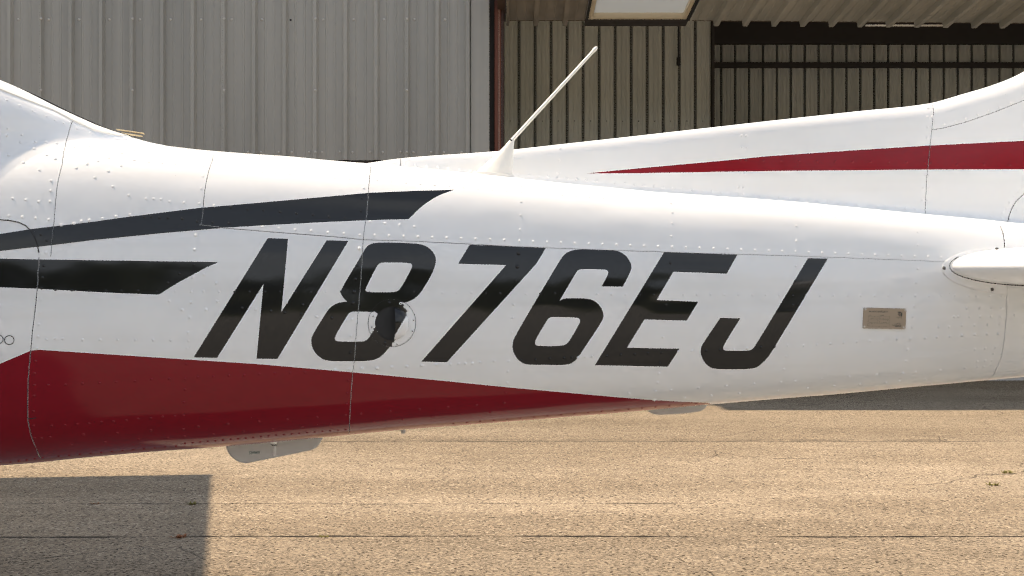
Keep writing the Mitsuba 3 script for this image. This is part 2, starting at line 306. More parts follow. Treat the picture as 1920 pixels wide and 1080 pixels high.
# ------------------------------------------------------------------ paint and vinyl: polygons cut in the chart and laid on the skin
def soft(pts, it=2):
    """Chaikin rounding of the points of a closed outline, except those given as (x, y, 1)."""
    P = [(p[0], p[1], len(p) > 2) for p in pts]
    for _ in range(it):
        out = []
        for i, p in enumerate(P):
            if p[2]: out.append(p); continue
            a, b = P[i - 1], P[(i + 1) % len(P)]
            out.append((0.75 * p[0] + 0.25 * a[0], 0.75 * p[1] + 0.25 * a[1], False)); out.append((0.75 * p[0] + 0.25 * b[0], 0.75 * p[1] + 0.25 * b[1], False))
        P = out
    return [(p[0], p[1]) for p in P]
def sharp(pts): return [(x, y, 1) for x, y in pts]
def dense(pts, step=6.0, closed=True):
    out = []; n = len(pts)
    for i in range(n if closed else n - 1):
        a, b = np.array(pts[i]), np.array(pts[(i + 1) % n]); k = max(1, int(np.linalg.norm(b - a) / step))
        out += [tuple(a + (b - a) * j / k) for j in range(k)]
    if not closed: out.append(pts[-1])
    return out
def to_chart(pts, step=6.0): c = chart(dense(pts, step)); return np.stack([c[:, 0], c[:, 1] * K], -1)
def lay(poly, off, fn=None, cell=0.009):
    """A thin sheet over the chart polygon: its cells are clipped by the outline and set on the surface fn(s, t, off)."""
    fn = fn or (lambda a, b, o: (surf(a, b / K, o + np.zeros_like(a)), nrm(a, b / K)))
    x0, y0, x1, y1 = poly.bounds
    gx, gy = np.arange(x0, x1 + cell, cell), np.arange(y0, y1 + cell, cell)
    bx, by = [q.ravel() for q in np.meshgrid(gx[:-1] if len(gx) > 1 else gx, gy[:-1] if len(gy) > 1 else gy, indexing='ij')]
    bs = shapely.box(bx, by, bx + cell, by + cell)
    shapely.prepare(poly)
    full = shapely.contains(poly, bs); part = shapely.intersects(poly, bs) & ~full
    V, Fc, n = [], [], 0
    for a, b in zip(bx[full], by[full]):
        V += [(a, b), (a + cell, b), (a + cell, b + cell), (a, b + cell)]; Fc += [(n, n + 1, n + 2), (n, n + 2, n + 3)]; n += 4
    for q in shapely.intersection(bs[part], poly):
        for h in getattr(q, 'geoms', [q]):
            if h.geom_type != 'Polygon' or h.area < 1e-9: continue
            hv, hf = trimesh.creation.triangulate_polygon(h, engine='earcut')
            V += [tuple(p) for p in hv]; Fc += [tuple(int(j) + n for j in q3) for q3 in hf]; n += len(hv)
    V, Fc = np.array(V), np.array(Fc)
    e = V[Fc]; ar = (e[:, 1, 0] - e[:, 0, 0]) * (e[:, 2, 1] - e[:, 0, 1]) - (e[:, 1, 1] - e[:, 0, 1]) * (e[:, 2, 0] - e[:, 0, 0])
    Fc[ar < 0] = Fc[ar < 0][:, ::-1]
    P, N = fn(V[:, 0], V[:, 1], off)
    return (P, Fc), N
SEAMBUF = shapely.union_all([LineString(np.stack([SC[k][a:b, 0], SC[k][a:b, 1] * K], -1)).buffer(0.0009 if k != 'door' else 0.0011)
                             for k, a, b in (('f1', 0, None), ('f2', 0, None), ('f3', 0, None), ('lap', 8, -1), ('door', 0, None), ('f5', 0, None))])
vr = np.linspace(0, 2 * np.pi, 72, endpoint=False)
VEX = np.cross([0, 0, 1.0], VN); VEX /= np.linalg.norm(VEX); VEX = -VEX if VEX @ AX < 0 else VEX; VEY = np.cross(VN, VEX); VEY = -VEY if VEY[2] < 0 else VEY
def vent_ring(r): return proj(VP + r * (np.cos(vr)[:, None] * VEX + np.sin(vr)[:, None] * VEY))
VC = Polygon(to_chart([tuple(p) for p in vent_ring(0.0605)], 50)).buffer(0.0004)
LETTERS = [
 ('N', [sharp([(502, 446.5), (540, 448), (527.5, 585), (612.5, 450.5), (653, 452), (520, 673), (481, 672.5), (494, 532.5), (407, 671), (363, 670)])]),
 ('8', [[(693, 458), (708, 454.5), (760, 455.5), (791, 457.5), (808, 467), (817, 481), (817.5, 493), (811, 512), (790, 548), (779, 559), (767, 565.5), (757.5, 567.5, 1), (748, 568.5, 1), (757, 576), (763.5, 587), (757, 602), (741, 638), (718, 666), (706, 673.5), (690, 677), (650, 677), (612, 677), (596, 668), (586, 654), (583, 640), (585, 629), (614, 582), (623, 573), (636, 567), (651, 565.5, 1), (644, 559), (639, 551), (639, 543), (680, 475), (686, 464)],
        [(717.5, 492), (769, 492.5), (773, 497), (772, 503), (752, 540), (745, 546), (737, 548), (692, 548), (685.5, 546), (685, 541), (706, 500), (711, 494)],
        [(662.5, 584), (705, 585), (713, 588), (713, 596), (693, 632), (687, 638), (679, 641), (634, 640.5), (628, 638), (627.5, 631), (652, 590), (656, 586)]]),
 ('7', [sharp([(880.5, 459), (1024, 464), (1006, 494), (958, 547), (838, 679), (790, 678), (949, 497), (859, 494.5)])]),
 ('6', [[(1066, 471.5), (1082, 467.5), (1120, 468), (1157, 469), (1174, 479), (1183, 493), (1184, 503), (1180, 514), (1167.5, 537.5, 1), (1128, 537, 1), (1140, 515), (1140.5, 508), (1135, 505), (1090, 504), (1083, 507), (1079, 513), (1049, 564, 1), (1056, 560), (1066, 559), (1105, 559.5), (1121, 568), (1130, 582), (1132, 594), (1128, 604), (1086, 667), (1078, 677), (1070, 682), (1057, 684.5), (1020, 684), (987, 684), (973, 677), (963, 663), (960, 647), (965, 630), (1050, 487.5), (1057, 478)],
        [(1035, 594), (1082.5, 595), (1088, 599), (1087, 606), (1068, 639), (1061, 646), (1050, 649), (1009, 649), (1003, 646), (1003, 638), (1026, 600), (1030, 595.5)]]),
 ('E', [sharp([(1245, 473), (1382.5, 477.5), (1362.5, 513), (1262.5, 509.5), (1231, 562.5), (1309, 566), (1287.5, 601), (1208, 599), (1175.5, 652), (1274, 654), (1252, 687.5), (1115.5, 684.5)])]),
 ('J', [[(1515, 484, 1), (1552, 485, 1), (1448, 658), (1440, 670), (1427, 683), (1419, 689), (1405, 692), (1370, 692), (1340, 692), (1328, 687), (1319, 677), (1313.5, 664), (1314, 653), (1317, 645), (1350.5, 596, 1), (1388, 597, 1), (1356, 648), (1355.5, 655), (1361, 658), (1400, 658), (1409, 656), (1416, 649)]]),
]
PAINT = []                                           # (chart polygon, colour) for the rivets that sit in the paint
def decal(name, poly, mat, off, cell=0.009, **tags):
    PAINT.append((poly, mat))
    geo = poly.difference(SEAMBUF)
    (P, f), N = lay(geo, off, cell=cell)
    return add(name, (P, f), mat, normals=N, **tags)
letter8 = None
for ch, rings in LETTERS:
    q = Polygon(to_chart(soft(rings[0])), [to_chart(soft(r)) for r in rings[1:]]).buffer(0)
    if ch == '8': letter8 = q; q = q.difference(VC)
    decal('airplane__registration__letter' if ch in 'NEJ' else 'airplane__registration__digit', q, BLACK, 0.00024,
          label=f'black italic {"letter" if ch in "NEJ" else "digit"} {ch} of the registration on the fuselage side')
PAINT.append((letter8, BLACK))
UPS = [(-900, 520, 1), (-500, 492, 1), (-200, 461, 1), (0, 439, 1), (60, 429.5, 1), (175, 416, 1), (235, 407.5, 1), (375, 390, 1), (480, 381, 1), (692, 362, 1), (775, 358.5, 1), (851, 356.5, 1), (838, 361), (822, 367), (800, 380), (782, 395), (766, 411, 1), (689, 413, 1), (600, 417, 1), (480, 423.5, 1), (422, 427, 1), (300, 437.5, 1), (175, 450, 1), (99, 459.5, 1), (0, 470.5, 1), (-200, 496, 1), (-500, 530, 1), (-900, 560, 1)]
LOS = [(-900, 476, 1), (-200, 483, 1), (0, 485, 1), (75, 486.5, 1), (410, 491.5, 1), (385, 502), (360, 516), (330, 532), (298, 552.5, 1), (200, 548.5, 1), (72, 541.5, 1), (0, 538.5, 1), (-200, 530, 1), (-900, 492, 1)]
decal(FUS + '__stripe', Polygon(to_chart(soft(UPS))).buffer(0), BLACK, 0.00115, label='upper black swoosh stripe sweeping up along the fuselage side')
decal(FUS + '__stripe', Polygon(to_chart(soft(LOS))).buffer(0), BLACK, 0.00024, label='lower black stripe ending in a pointed tip ahead of the letters')
rt = chart(dense([(-420, 880), (-200, 780), (0, 682), (59, 657), (75, 656), (480, 682.5), (660, 698), (830, 714), (960, 727), (1160, 745), (1223, 750), (1277, 753), (1338, 755.5)], 8, closed=False))
rt[-1, 1] = min(rt[-1, 1], -1.2)
red_top = np.stack([rt[:, 0], rt[:, 1] * K], -1); red_bot = np.stack([rt[::-1, 0], (-math.pi - rt[::-1, 1]) * K], -1)
decal(FUS + '__belly_paint', Polygon(np.vstack([red_top, red_bot])).buffer(0), RED, 0.0003, cell=0.008, label='dark red paint over the belly tapering to a point')
# cream fairing strip along the cabin roof, and its dark seal
strip_lo = [(-200, 95), (0, 169), (50, 189), (100, 208), (136, 227), (175, 245), (200, 251), (228, 256)]
sl = chart(dense(strip_lo, 8, closed=False)); sl_s, sl_t = sl[:, 0], sl[:, 1]; o = np.argsort(sl_s)
(V, f), N = patch(const(sl_s.min()), const(sl_s.max()), lambda s: np.interp(s, sl_s[o], sl_t[o]), const(math.radians(90)), 160, 24, off=0.004, skirt=0.005)
add(FUS + '__roof_fairing', (V, f), CREAM, normals=N)
rs = np.linspace(centre_s(-200), centre_s(242), 60)
rp = surf(rs, np.full_like(rs, math.radians(93)), 0.0052 + 0 * rs)
add(FUS + '__window_seal', tube(rp, 0.0042, 8), RUBBER, smooth=True)

# ------------------------------------------------------------------ rivets
RV = {}
def riv(px, r=0.0034): RV.setdefault(r, []).extend(px)
def row(a, b, n, r=0.0031):
    riv([(a[0] + (b[0] - a[0]) * i / (n - 1), a[1] + (b[1] - a[1]) * i / (n - 1)) for i in range(n)], r)
B, S = 0.0037, 0.0030
riv([(13, 188), (37, 198), (62, 208), (87, 218), (103, 225), (119, 231), (132, 229), (144, 241), (170, 249), (196, 255), (219, 259), (237, 262), (15, 241), (41, 253), (67, 266), (87, 266), (106, 269), (139, 276), (168, 275), (196, 273), (220, 270), (239, 268), (184, 302), (204, 296), (229, 288), (252, 282), (271, 277), (291, 286), (307, 281), (227, 311), (252, 301), (272, 293), (279, 304), (304, 306), (329, 308), (354, 311), (381, 312), (386, 303), (392, 294), (412, 316), (440, 318), (466, 321)], S)
riv([(13, 254), (39, 267), (64, 279), (16, 291), (88, 291), (104, 298), (44, 305), (74, 319), (96, 339), (95, 358), (143, 315), (163, 308), (178, 333), (203, 321), (212, 350), (241, 366), (24, 372), (49, 375), (73, 378), (94, 378), (17, 405), (42, 407), (67, 409), (92, 412), (274, 373), (288, 373), (302, 374), (318, 378), (345, 380), (374, 382), (380, 331), (377, 354)], B)
riv([(402, 386), (433, 389), (464, 392), (494, 394), (525, 397), (556, 400), (587, 403), (617, 407), (647, 409), (677, 411), (694, 416), (722, 419), (749, 422), (777, 425), (115, 422), (139, 419), (153, 415), (168, 413), (193, 410), (218, 406), (244, 403), (271, 407), (284, 407), (299, 408), (315, 408), (342, 410), (370, 415), (399, 417), (430, 419), (463, 422), (492, 426), (523, 428), (554, 431), (584, 433), (615, 436), (645, 438), (675, 441)], 0.0038)
row((703, 441), (946, 450), 10, 0.0036); row((974, 452), (1416, 469), 18, 0.0034); row((1442, 470), (1765, 482.5), 14, 0.0034)
riv([(92, 428), (77, 440), (88, 451), (86, 474), (82, 498), (80, 520), (78, 540), (77, 562), (75, 585), (73, 608), (71, 631), (69, 653), (67, 677), (65, 700), (65, 722), (64, 742), (63, 771), (63, 798), (65, 821), (66, 840)], B)
riv([(104, 543), (135, 544), (167, 545), (199, 545), (228, 545), (259, 545), (294, 547), (328, 546), (359, 547), (382, 546), (411, 547), (440, 547), (468, 547), (497, 547), (525, 547), (555, 548), (583, 548), (611, 548), (640, 547), (692, 549), (776, 547), (803, 548), (830, 549), (857, 549), (884, 549), (911, 550), (938, 550), (965, 550), (986, 551), (1013, 551), (1041, 550)], S)
row((1067, 551), (1173, 552), 5); row((1200, 553), (1251, 552), 3); row((1281, 552), (1436, 553), 7); row((1461, 554), (1742, 555), 12); riv([(1765, 554), (1791, 554), (1816, 555), (1831, 555), (1856, 555), (1878, 555)], S)
riv([(363, 496), (337, 513), (315, 530), (361, 520), (382, 514), (406, 531), (317, 564), (358, 567), (408, 565), (342, 581), (387, 581), (356, 595), (353, 624), (367, 441), (365, 468), (480, 580), (454, 577), (508, 583), (534, 586), (568, 571), (565, 589), (594, 594), (622, 596), (650, 601), (661, 599), (658, 630), (667, 523), (670, 498), (657, 661), (628, 693), (655, 692), (537, 567)], 0.0036)
riv([(664, 547), (662, 568), (674, 466), (972, 475), (970, 500)], 0.0048)
riv([(679, 691), (707, 690), (735, 688), (763, 687), (791, 685), (818, 684)], 0.0044)
riv([(845, 683), (860, 682), (873, 682), (886, 681), (900, 679), (927, 677), (954, 677), (977, 675), (1004, 674), (1031, 672), (1058, 671), (1072, 670), (1084, 670), (1097, 669), (1110, 668), (1138, 667), (1164, 665), (1190, 664), (1215, 662), (1240, 661), (1272, 659), (1298, 658), (1324, 657), (1350, 656), (1376, 655), (1401, 653), (1427, 651), (1452, 650), (1477, 648)], 0.0035)
row((1507, 648), (1682, 636), 8, 0.0036); riv([(1707, 636), (1735, 634), (1757, 632), (1781, 631), (1804, 629), (1828, 627), (1851, 626), (1872, 626)], 0.0042)
riv([(492, 323), (516, 325), (544, 327), (572, 329), (600, 332), (628, 334), (656, 336), (684, 337)], S); row((707, 339), (950, 359), 10, 0.0028); row((977, 361), (1465, 398), 20, 0.0027); row((1490, 402), (1717, 417), 10, 0.0027)
riv([(977, 350), (977, 379), (976, 404), (975, 431), (967, 526), (963, 571), (961, 596), (960, 624), (952, 696), (951, 717), (948, 736), (946, 755), (1258, 382), (1260, 399), (1260, 419), (1259, 443), (1257, 493), (1255, 517), (1249, 571), (1246, 602), (1243, 632), (1237, 681), (1236, 700), (1233, 717), (1230, 733), (1227, 750), (1493, 424), (1493, 452), (1492, 499), (1491, 527), (1487, 572), (1481, 623), (1474, 668), (1470, 692), (1464, 716), (1720, 435), (1721, 460), (1721, 504), (1718, 530), (1714, 574), (1712, 594), (1710, 614), (1703, 655), (1699, 677), (686, 328), (682, 353), (679, 372), (677, 396)], 0.0033)
riv([(1813, 578), (1836, 578), (1859, 578), (1878, 578), (1789, 594), (1797, 594), (1818, 594), (1838, 594), (1858, 593), (1876, 594), (1760, 613), (1780, 613), (1804, 611), (1828, 610), (1852, 609), (1874, 608), (1828, 655), (1848, 653), (1867, 651), (1863, 663), (1832, 677), (1847, 676), (1860, 676), (1833, 688), (1845, 688), (1857, 685), (1902, 591)], 0.0038)
riv([(1491, 714), (1542, 710), (1593, 706), (1644, 702), (1693, 699), (1717, 697), (1763, 694), (1810, 690), (1458, 732), (1514, 727), (1564, 723), (1613, 719), (1661, 717), (1687, 714), (1734, 711), (1180, 737), (1258, 731), (1310, 727), (1362, 723), (1414, 719), (1284, 745), (1334, 741), (1386, 737)], 0.0034)
riv([(91, 722), (123, 721), (155, 719), (187, 718), (218, 716), (253, 714), (284, 711), (317, 710), (347, 710), (371, 707), (400, 706), (429, 704), (458, 703), (486, 701), (515, 700), (544, 699), (572, 698), (600, 696), (97, 798), (122, 797), (145, 795), (167, 794), (190, 791), (213, 790), (237, 788), (259, 785), (283, 784), (305, 781), (328, 780), (344, 779), (349, 682), (347, 730), (345, 754), (353, 639), (351, 653), (87, 636), (103, 635), (118, 635)], 0.0037)
row((155, 637), (320, 638), 6, 0.0037)
riv([(94, 819), (78, 821), (157, 814), (220, 811), (283, 806), (344, 804), (372, 799), (428, 794), (133, 833), (197, 828), (260, 823), (314, 820), (346, 817), (400, 813), (457, 808), (486, 790), (539, 786), (595, 782), (648, 778), (677, 775), (732, 771), (787, 767), (840, 763), (894, 759), (653, 713), (651, 737), (650, 757), (511, 804), (567, 800), (620, 795), (700, 790), (755, 786), (810, 781), (865, 776), (919, 773)], 0.0034)
row((347, 831), (475, 820), 10, 0.0028); row((489, 818), (648, 805), 12, 0.0028); row((20, 866), (80, 858), 5, 0.0028)
row((110, 855), (330, 836), 12, 0.0028); row((850, 794), (1330, 754.5), 20, 0.0026); row((1360, 753), (1850, 710), 20, 0.0026)
ring = np.arange(10) * 2 * np.pi / 10
def dome(r, h):
    v = [(0, 0, h)] + [(r * q * math.cos(a), r * q * math.sin(a), z) for q, z in ((0.55, h * 0.86), (0.9, h * 0.42), (1.0, -0.0006)) for a in ring]
    f = [(0, 1 + i, 1 + (i + 1) % 10) for i in range(10)]
    for k in range(2):
        for i in range(10):
            a, b, c, d = 1 + k * 10 + i, 1 + k * 10 + (i + 1) % 10, 11 + k * 10 + (i + 1) % 10, 11 + k * 10 + i
            f += [(a, d, c), (a, c, b)]
    return np.array(v), np.array(f)
def set_on(P, N, v, f):
    A = np.cross(N, [0.31, 0.2, 0.93]); A /= np.linalg.norm(A, axis=1, keepdims=True); C = np.cross(N, A)
    V = P[:, None] + v[None, :, :1] * A[:, None] + v[None, :, 1:2] * C[:, None] + v[None, :, 2:] * N[:, None]
    return V.reshape(-1, 3), (f[None] + (np.arange(len(P)) * len(v))[:, None, None]).reshape(-1, 3)
piles = {WHITE: [], BLACK: [], RED: []}
for r, px in RV.items():
    c = chart(px); P, N = surf(c[:, 0], c[:, 1], np.full(len(c), 0.0005)), nrm(c[:, 0], c[:, 1])
    pts = shapely.points(c[:, 0], c[:, 1] * K); mat = np.array([WHITE] * len(c), dtype=object)
    for poly, m in PAINT: mat[shapely.contains(poly, pts)] = m
    for m in piles:
        k = mat == m
        if k.any(): piles[m].append(trimesh.Trimesh(*set_on(P[k], N[k], *dome(r * (1.04 if r == B else 1.14), r * (0.52 if r in (B, S, 0.0038) else 0.80))), process=False))
for m, nm in ((WHITE, 'white'), (BLACK, 'black'), (RED, 'red')):
    add(FUS + '__rivets', cat(piles[m]), m, smooth=True, label=f'{nm} painted rivet heads in rows over the fuselage skin', kind='stuff')

# ------------------------------------------------------------------ fin and dorsal fillet (chart: s along, z up)
s_, z_ = curve([(682, 307), (700, 304), (750, 297), (935, 283), (1060, 269.5), (1200, 254), (1360, 236), (1440, 227), (1600, 209.5), (1742, 194), (1770, 187), (1800, 178), (1860, 160), (1920, 134)])
FTOP = PchipInterpolator(np.r_[s_, s_[-1] + 0.12, s_[-1] + 0.30, s_[-1] + 0.62], np.r_[z_, z_[-1] + 0.11, z_[-1] + 0.36, z_[-1] + 0.98])
F0, F1 = s_[0], s_[-1] + 0.62
def fin_half(s, z):
    T_ = np.interp(s, [F0, F0 + 0.35, F0 + 1.2, centre_s(1744), centre_s(1744) + 0.5, F1], [0.006, 0.018, 0.026, 0.034, 0.05, 0.055])
    d = np.clip((FTOP(np.clip(s, F0, F1)) - z) / (0.022 + 0.6 * T_), 0, 1)
    base = np.clip(1 - (z - top_fn(s)) / 0.02, 0, 1)
    return T_ * np.sqrt(np.clip(1 - (1 - d) ** 2, 0, 1)) + 0.004 * base ** 2 + 0.0005
def fin_pt(s, z, off=0.0, side=-1):
    s, z = np.broadcast_arrays(np.asarray(s, float), np.asarray(z, float))
    P = ORG + s[..., None] * AX + (side * (fin_half(s, z) + off))[..., None] * BX
    P[..., 2] = z; return P
def fin_nrm(s, z, side=-1, e=1e-3):
    n = np.cross(fin_pt(s + e, z, 0, side) - fin_pt(s - e, z, 0, side), fin_pt(s, z + e, 0, side) - fin_pt(s, z - e, 0, side)) * (-side)
    return n / (np.linalg.norm(n, axis=-1, keepdims=True) + 1e-12)
def fin_chart(px):
    px = np.atleast_2d(np.asarray(px, float)); s = centre_s(px[:, 0]); hf = np.zeros(len(px))
    for _ in range(4):
        o2 = ORG[None] - hf[:, None] * BX; k = (px[:, 0] - CX) / F
        s = (k * o2[:, 1] - o2[:, 0]) / (AX[0] - k * AX[1]); Y = o2[:, 1] + s * AX[1]
        z = EYE - (px[:, 1] - HOR) / F * Y; hf = fin_half(s, z)
    return np.stack([s, z], -1)
arc = fin_chart([(1744, 244), (1770, 240), (1810, 229), (1860, 212), (1920, 188), (2000, 150), (2120, 60)])
ARC = lambda s: np.interp(s, arc[:, 0], arc[:, 1])
sm1 = fin_chart([(1744, 190), (1744, 270), (1738, 330), (1735, 405)]); SM1 = lambda z: np.interp(z, sm1[::-1, 1], sm1[::-1, 0])
sm0 = float(fin_chart([(750.5, 305)])[0, 0])
def fin_patch(sl, sr, zb, zt, ns, nz, side=-1):
    u, v = np.meshgrid(np.linspace(0, 1, ns), np.sin(np.linspace(0, 1, nz) * np.pi / 2), indexing='ij')
    s = sl(u * 0 + 1.7) * (1 - u) + sr(u * 0 + 1.7) * u
    for _ in range(6):
        z = zb(s) * (1 - v) + zt(s) * v; s = sl(z) * (1 - u) + sr(z) * u
    P, N = fin_pt(s, z, 0, side), fin_nrm(s, z, side)
    V, NN = P.reshape(-1, 3), N.reshape(-1, 3); f = quad_faces(ns, nz).reshape(-1, 4)
    if side > 0: f = f[:, ::-1]
    return (V, f), NN
FIN = 'airplane__fin'
gz = 0.0007
BASE = lambda s: top_fn(s) - 0.010
for nm, sl, sr, zb, zt, n1, n2 in (('skin_panel', const(F0 + 0.002), const(sm0 - gz), BASE, FTOP, 20, 20), ('skin_panel', const(sm0 + gz), sh(SM1, -gz), BASE, FTOP, 220, 60),
                               ('skin_panel', sh(SM1, gz), const(F1), BASE, sh(ARC, -gz), 90, 40), ('skin_panel', sh(SM1, gz), const(F1), sh(ARC, gz), FTOP, 90, 40)):
    (V, f), N = fin_patch(sl, sr, zb, zt, n1, n2); add(FIN + '__' + nm, (V, f), WHITE, normals=N)
(V, f), N = fin_patch(const(F0 + 0.002), const(F1), BASE, FTOP, 200, 50, side=1); add(FIN + '__skin_panel', (V, f), WHITE, normals=N)
uu, vv = np.meshgrid(np.linspace(F0 + 0.01, F1 - 0.002, 200), np.linspace(0, 1, 20), indexing='ij')
zz = BASE(uu) * (1 - vv) + (FTOP(uu) - 0.012) * vv
add(FIN + '__inner_frame', (fin_pt(uu, zz, -0.0035).reshape(-1, 3), quad_faces(200, 20).reshape(-1, 4)), SEAM)
def fin_lay(px, off, step=8):
    c = fin_chart(dense(px, step)); return lay(Polygon(c).buffer(0).difference(LineString(sm1).buffer(0.0010)), off, fn=lambda a, b, o2: (fin_pt(a, b, o2), fin_nrm(a, b)), cell=0.03)
FSTR = [(1101, 325), (1200, 315.5), (1360, 301), (1440, 293), (1600, 282), (1742, 273), (1920, 264), (2060, 257), (2060, 316), (1920, 317), (1742, 317.8), (1440, 320.5), (1200, 324.5)]
(V, f), N = fin_lay(FSTR, 0.0005); add(FIN + '__stripe', (V, f), RED, normals=N, label='red tapering stripe along the tail fin')
fr = {WHITE: [], RED: []}
def frow(a, b, n): return [(a[0] + (b[0] - a[0]) * i / (n - 1), a[1] + (b[1] - a[1]) * i / (n - 1)) for i in range(n)]
fpx = frow((759, 309), (882, 319), 7) + frow((973, 327), (1425, 367.5), 26) + frow((1443, 368.5), (1716, 392.5), 16) + frow((1737, 394), (1878, 408), 8)
fpx += [(1050, 278), (1049, 300), (1047, 323)] + [(x, y) for y, a, b in ((254, 1391, 1400), (276, 1391, 1400), (301, 1389, 1398), (326, 1387, 1396), (351, 1385, 1394), (363.5, 1384, 1393)) for x in (a, b)]
fpx += frow((1431, 301.5), (1700, 304), 9) + [(1735, 304), (1744, 306), (1794, 309), (1845, 309), (1894, 310)]
fpx += [(a, y) for y, p, q in ((202, 1739, 1748), (219, 1739, 1748), (238, 1739, 1748), (258, 1738, 1747), (281, 1737, 1745), (328, 1734, 1742), (352, 1732, 1741), (375, 1730, 1739)) for a in (p, q)]
fpx += [(1770, 232), (1790, 228), (1811, 222), (1833, 215), (1853, 208), (1874, 201), (1895, 193), (1916, 185), (1916, 352), (1909, 360), (1902, 368), (1893, 380), (1887, 391), (1880, 399), (1894, 411), (1906, 392)]
c = fin_chart(fpx); inred = shapely.contains(Polygon(fin_chart(FSTR)), shapely.points(c))
for m, k, nm in ((WHITE, ~inred, 'white'), (RED, inred, 'red')):
    V, f = set_on(fin_pt(c[k, 0], c[k, 1], 0.0003), fin_nrm(c[k, 0], c[k, 1]), *dome(0.0042, 0.0026))
    add(FIN + '__rivets', trimesh.Trimesh(V, f, process=False), m, smooth=True, label=f'{nm} painted rivet heads on the tail fin', kind='stuff')
c = fin_chart([(1889, 417), (1893, 402), (1898, 389), (1905, 378), (1920, 363), (1950, 345)])
add(FIN + '__sealant_line', tube(fin_pt(c[:, 0], c[:, 1], 0.0), 0.0011, 6), SEAM, smooth=True)

# ------------------------------------------------------------------ horizontal stabilizers with the root plate
c = chart([(1786, 499)])[0]; LE_S, LE_Z = float(c[0]), float(surf(*c)[2])
def naca(n=40, t=0.105):
    x = 0.5 * (1 - np.cos(np.linspace(0, np.pi, n))); y = 5 * t * (0.2969 * np.sqrt(x) - 0.126 * x - 0.3516 * x ** 2 + 0.2843 * x ** 3 - 0.1036 * x ** 4)
    return np.vstack([np.c_[x[::-1], y[::-1]], np.c_[x[1:], -y[1:]]])
AF = naca()
def lifting(root_l, span, le0, sweep, c0, c1, z0, dz, t, sgn, n=24):
    rows = []
    for k, q in enumerate(np.linspace(0, 1, n)):
        a = span * (1 - (1 - q) ** 1.25 if n > 30 else q); l = root_l + a
        ch = c0 + (c1 - c0) * q; tip = math.sqrt(max(0.0, 1 - max(0.0, (q - 0.965) / 0.035) ** 2)) if q > 0.965 else 1
        af = naca(t=t * max(tip, 0.05))
        P = ORG + (le0 + sweep * a + af[:, :1] * ch) * AX + sgn * l * BX; P[:, 2] = z0 + dz * a + af[:, 1] * ch
        rows.append(P)
    V = np.array(rows); m = V.shape[1]
    f = quad_faces(n, m).reshape(-1, 4)
    if sgn > 0: f = f[:, ::-1]
    V = V.reshape(-1, 3); cpt = [i for i in range((n - 1) * m, n * m)]
    V = np.vstack([V, V[cpt].mean(0)]); tri = np.vstack([f[:, :3], f[:, [0, 2, 3]]] + [np.array([(cpt[i], cpt[i + 1], len(V) - 1)]) for i in range(m - 1)])
    mm = trimesh.Trimesh(V, tri, process=False); return mm
for sg in (-1, 1):
    add('airplane__stabilizer', lifting(0.10, 1.66, LE_S - 0.012, 0.085, 1.05, 0.72, LE_Z, 0.0, 0.105, sg), WHITE, smooth=40)
PL = [(1888, 465, 1), (1850, 466.5), (1820, 470), (1795, 477), (1776, 487), (1765, 499), (1767, 510), (1777, 522), (1797, 533), (1830, 543), (1865, 550), (1888, 552.5, 1)]
(V, f), N = lay(Polygon(to_chart(soft(PL, 3))).buffer(0).difference(SEAMBUF.buffer(0.0004)), 0.0035, cell=0.006)
add('airplane__stabilizer_root_plate', (V, f), WHITE, normals=N)
pe = chart(dense(soft(PL, 3)[:-1], 5, closed=False))
add('airplane__stabilizer_root_plate__edge', tube(surf(pe[:, 0], pe[:, 1], np.full(len(pe), 0.0022)), 0.0016, 6), WHITE, smooth=True)
sr = np.array([(AF[i] * [1.05, 1.05]) for i in range(len(AF)) if AF[i, 0] < 0.42 and (AF[i, 1] < 0 or AF[i, 0] < 0.03)])
gl = chart(proj(ORG + (LE_S - 0.013 + sr[:, :1] * 1.0) * AX - np.interp(LE_S + sr[:, :1], [1.5, 2.6], [wid_fn(1.5), wid_fn(2.6)]) * BX + np.array([0, 0, 1.0]) * (LE_Z + sr[:, 1:] * 1.03) - ORG * [0, 0, 1]))
add('airplane__stabilizer_root_plate__gap_seal', tube(surf(gl[:, 0], gl[:, 1], np.full(len(gl), 0.0034)), 0.0013, 6), RUBBER, smooth=True)
def screw(parent, px, r=0.005, off=0.0035, mat=STEEL, dark=True):
    cc = chart([px])[0]; P, N = surf(*cc) + nrm(*cc) * off, nrm(*cc)
    v, f = dome(r, r * 0.45); V, f = set_on(P[None], N[None], v, f); k = add(parent + '__screw', trimesh.Trimesh(V, f, process=False), mat, smooth=True)
    if dark:
        v, f = dome(r * 0.5, r * 0.16); V, f2 = set_on((P + N * r * 0.36)[None], N[None], v, f)
        scene[k] = mikit.ply(cat([trimesh.Trimesh(V * 0 + V, f2, process=False), trimesh.Trimesh(*set_on(P[None], N[None], *dome(r, r * 0.45)), process=False)]), mat, smooth=True)
for p in ((1868, 467.5), (1769, 503), (1859, 543)): screw('airplane__stabilizer_root_plate', p, 0.0055, 0.0035, DARKSTEEL)

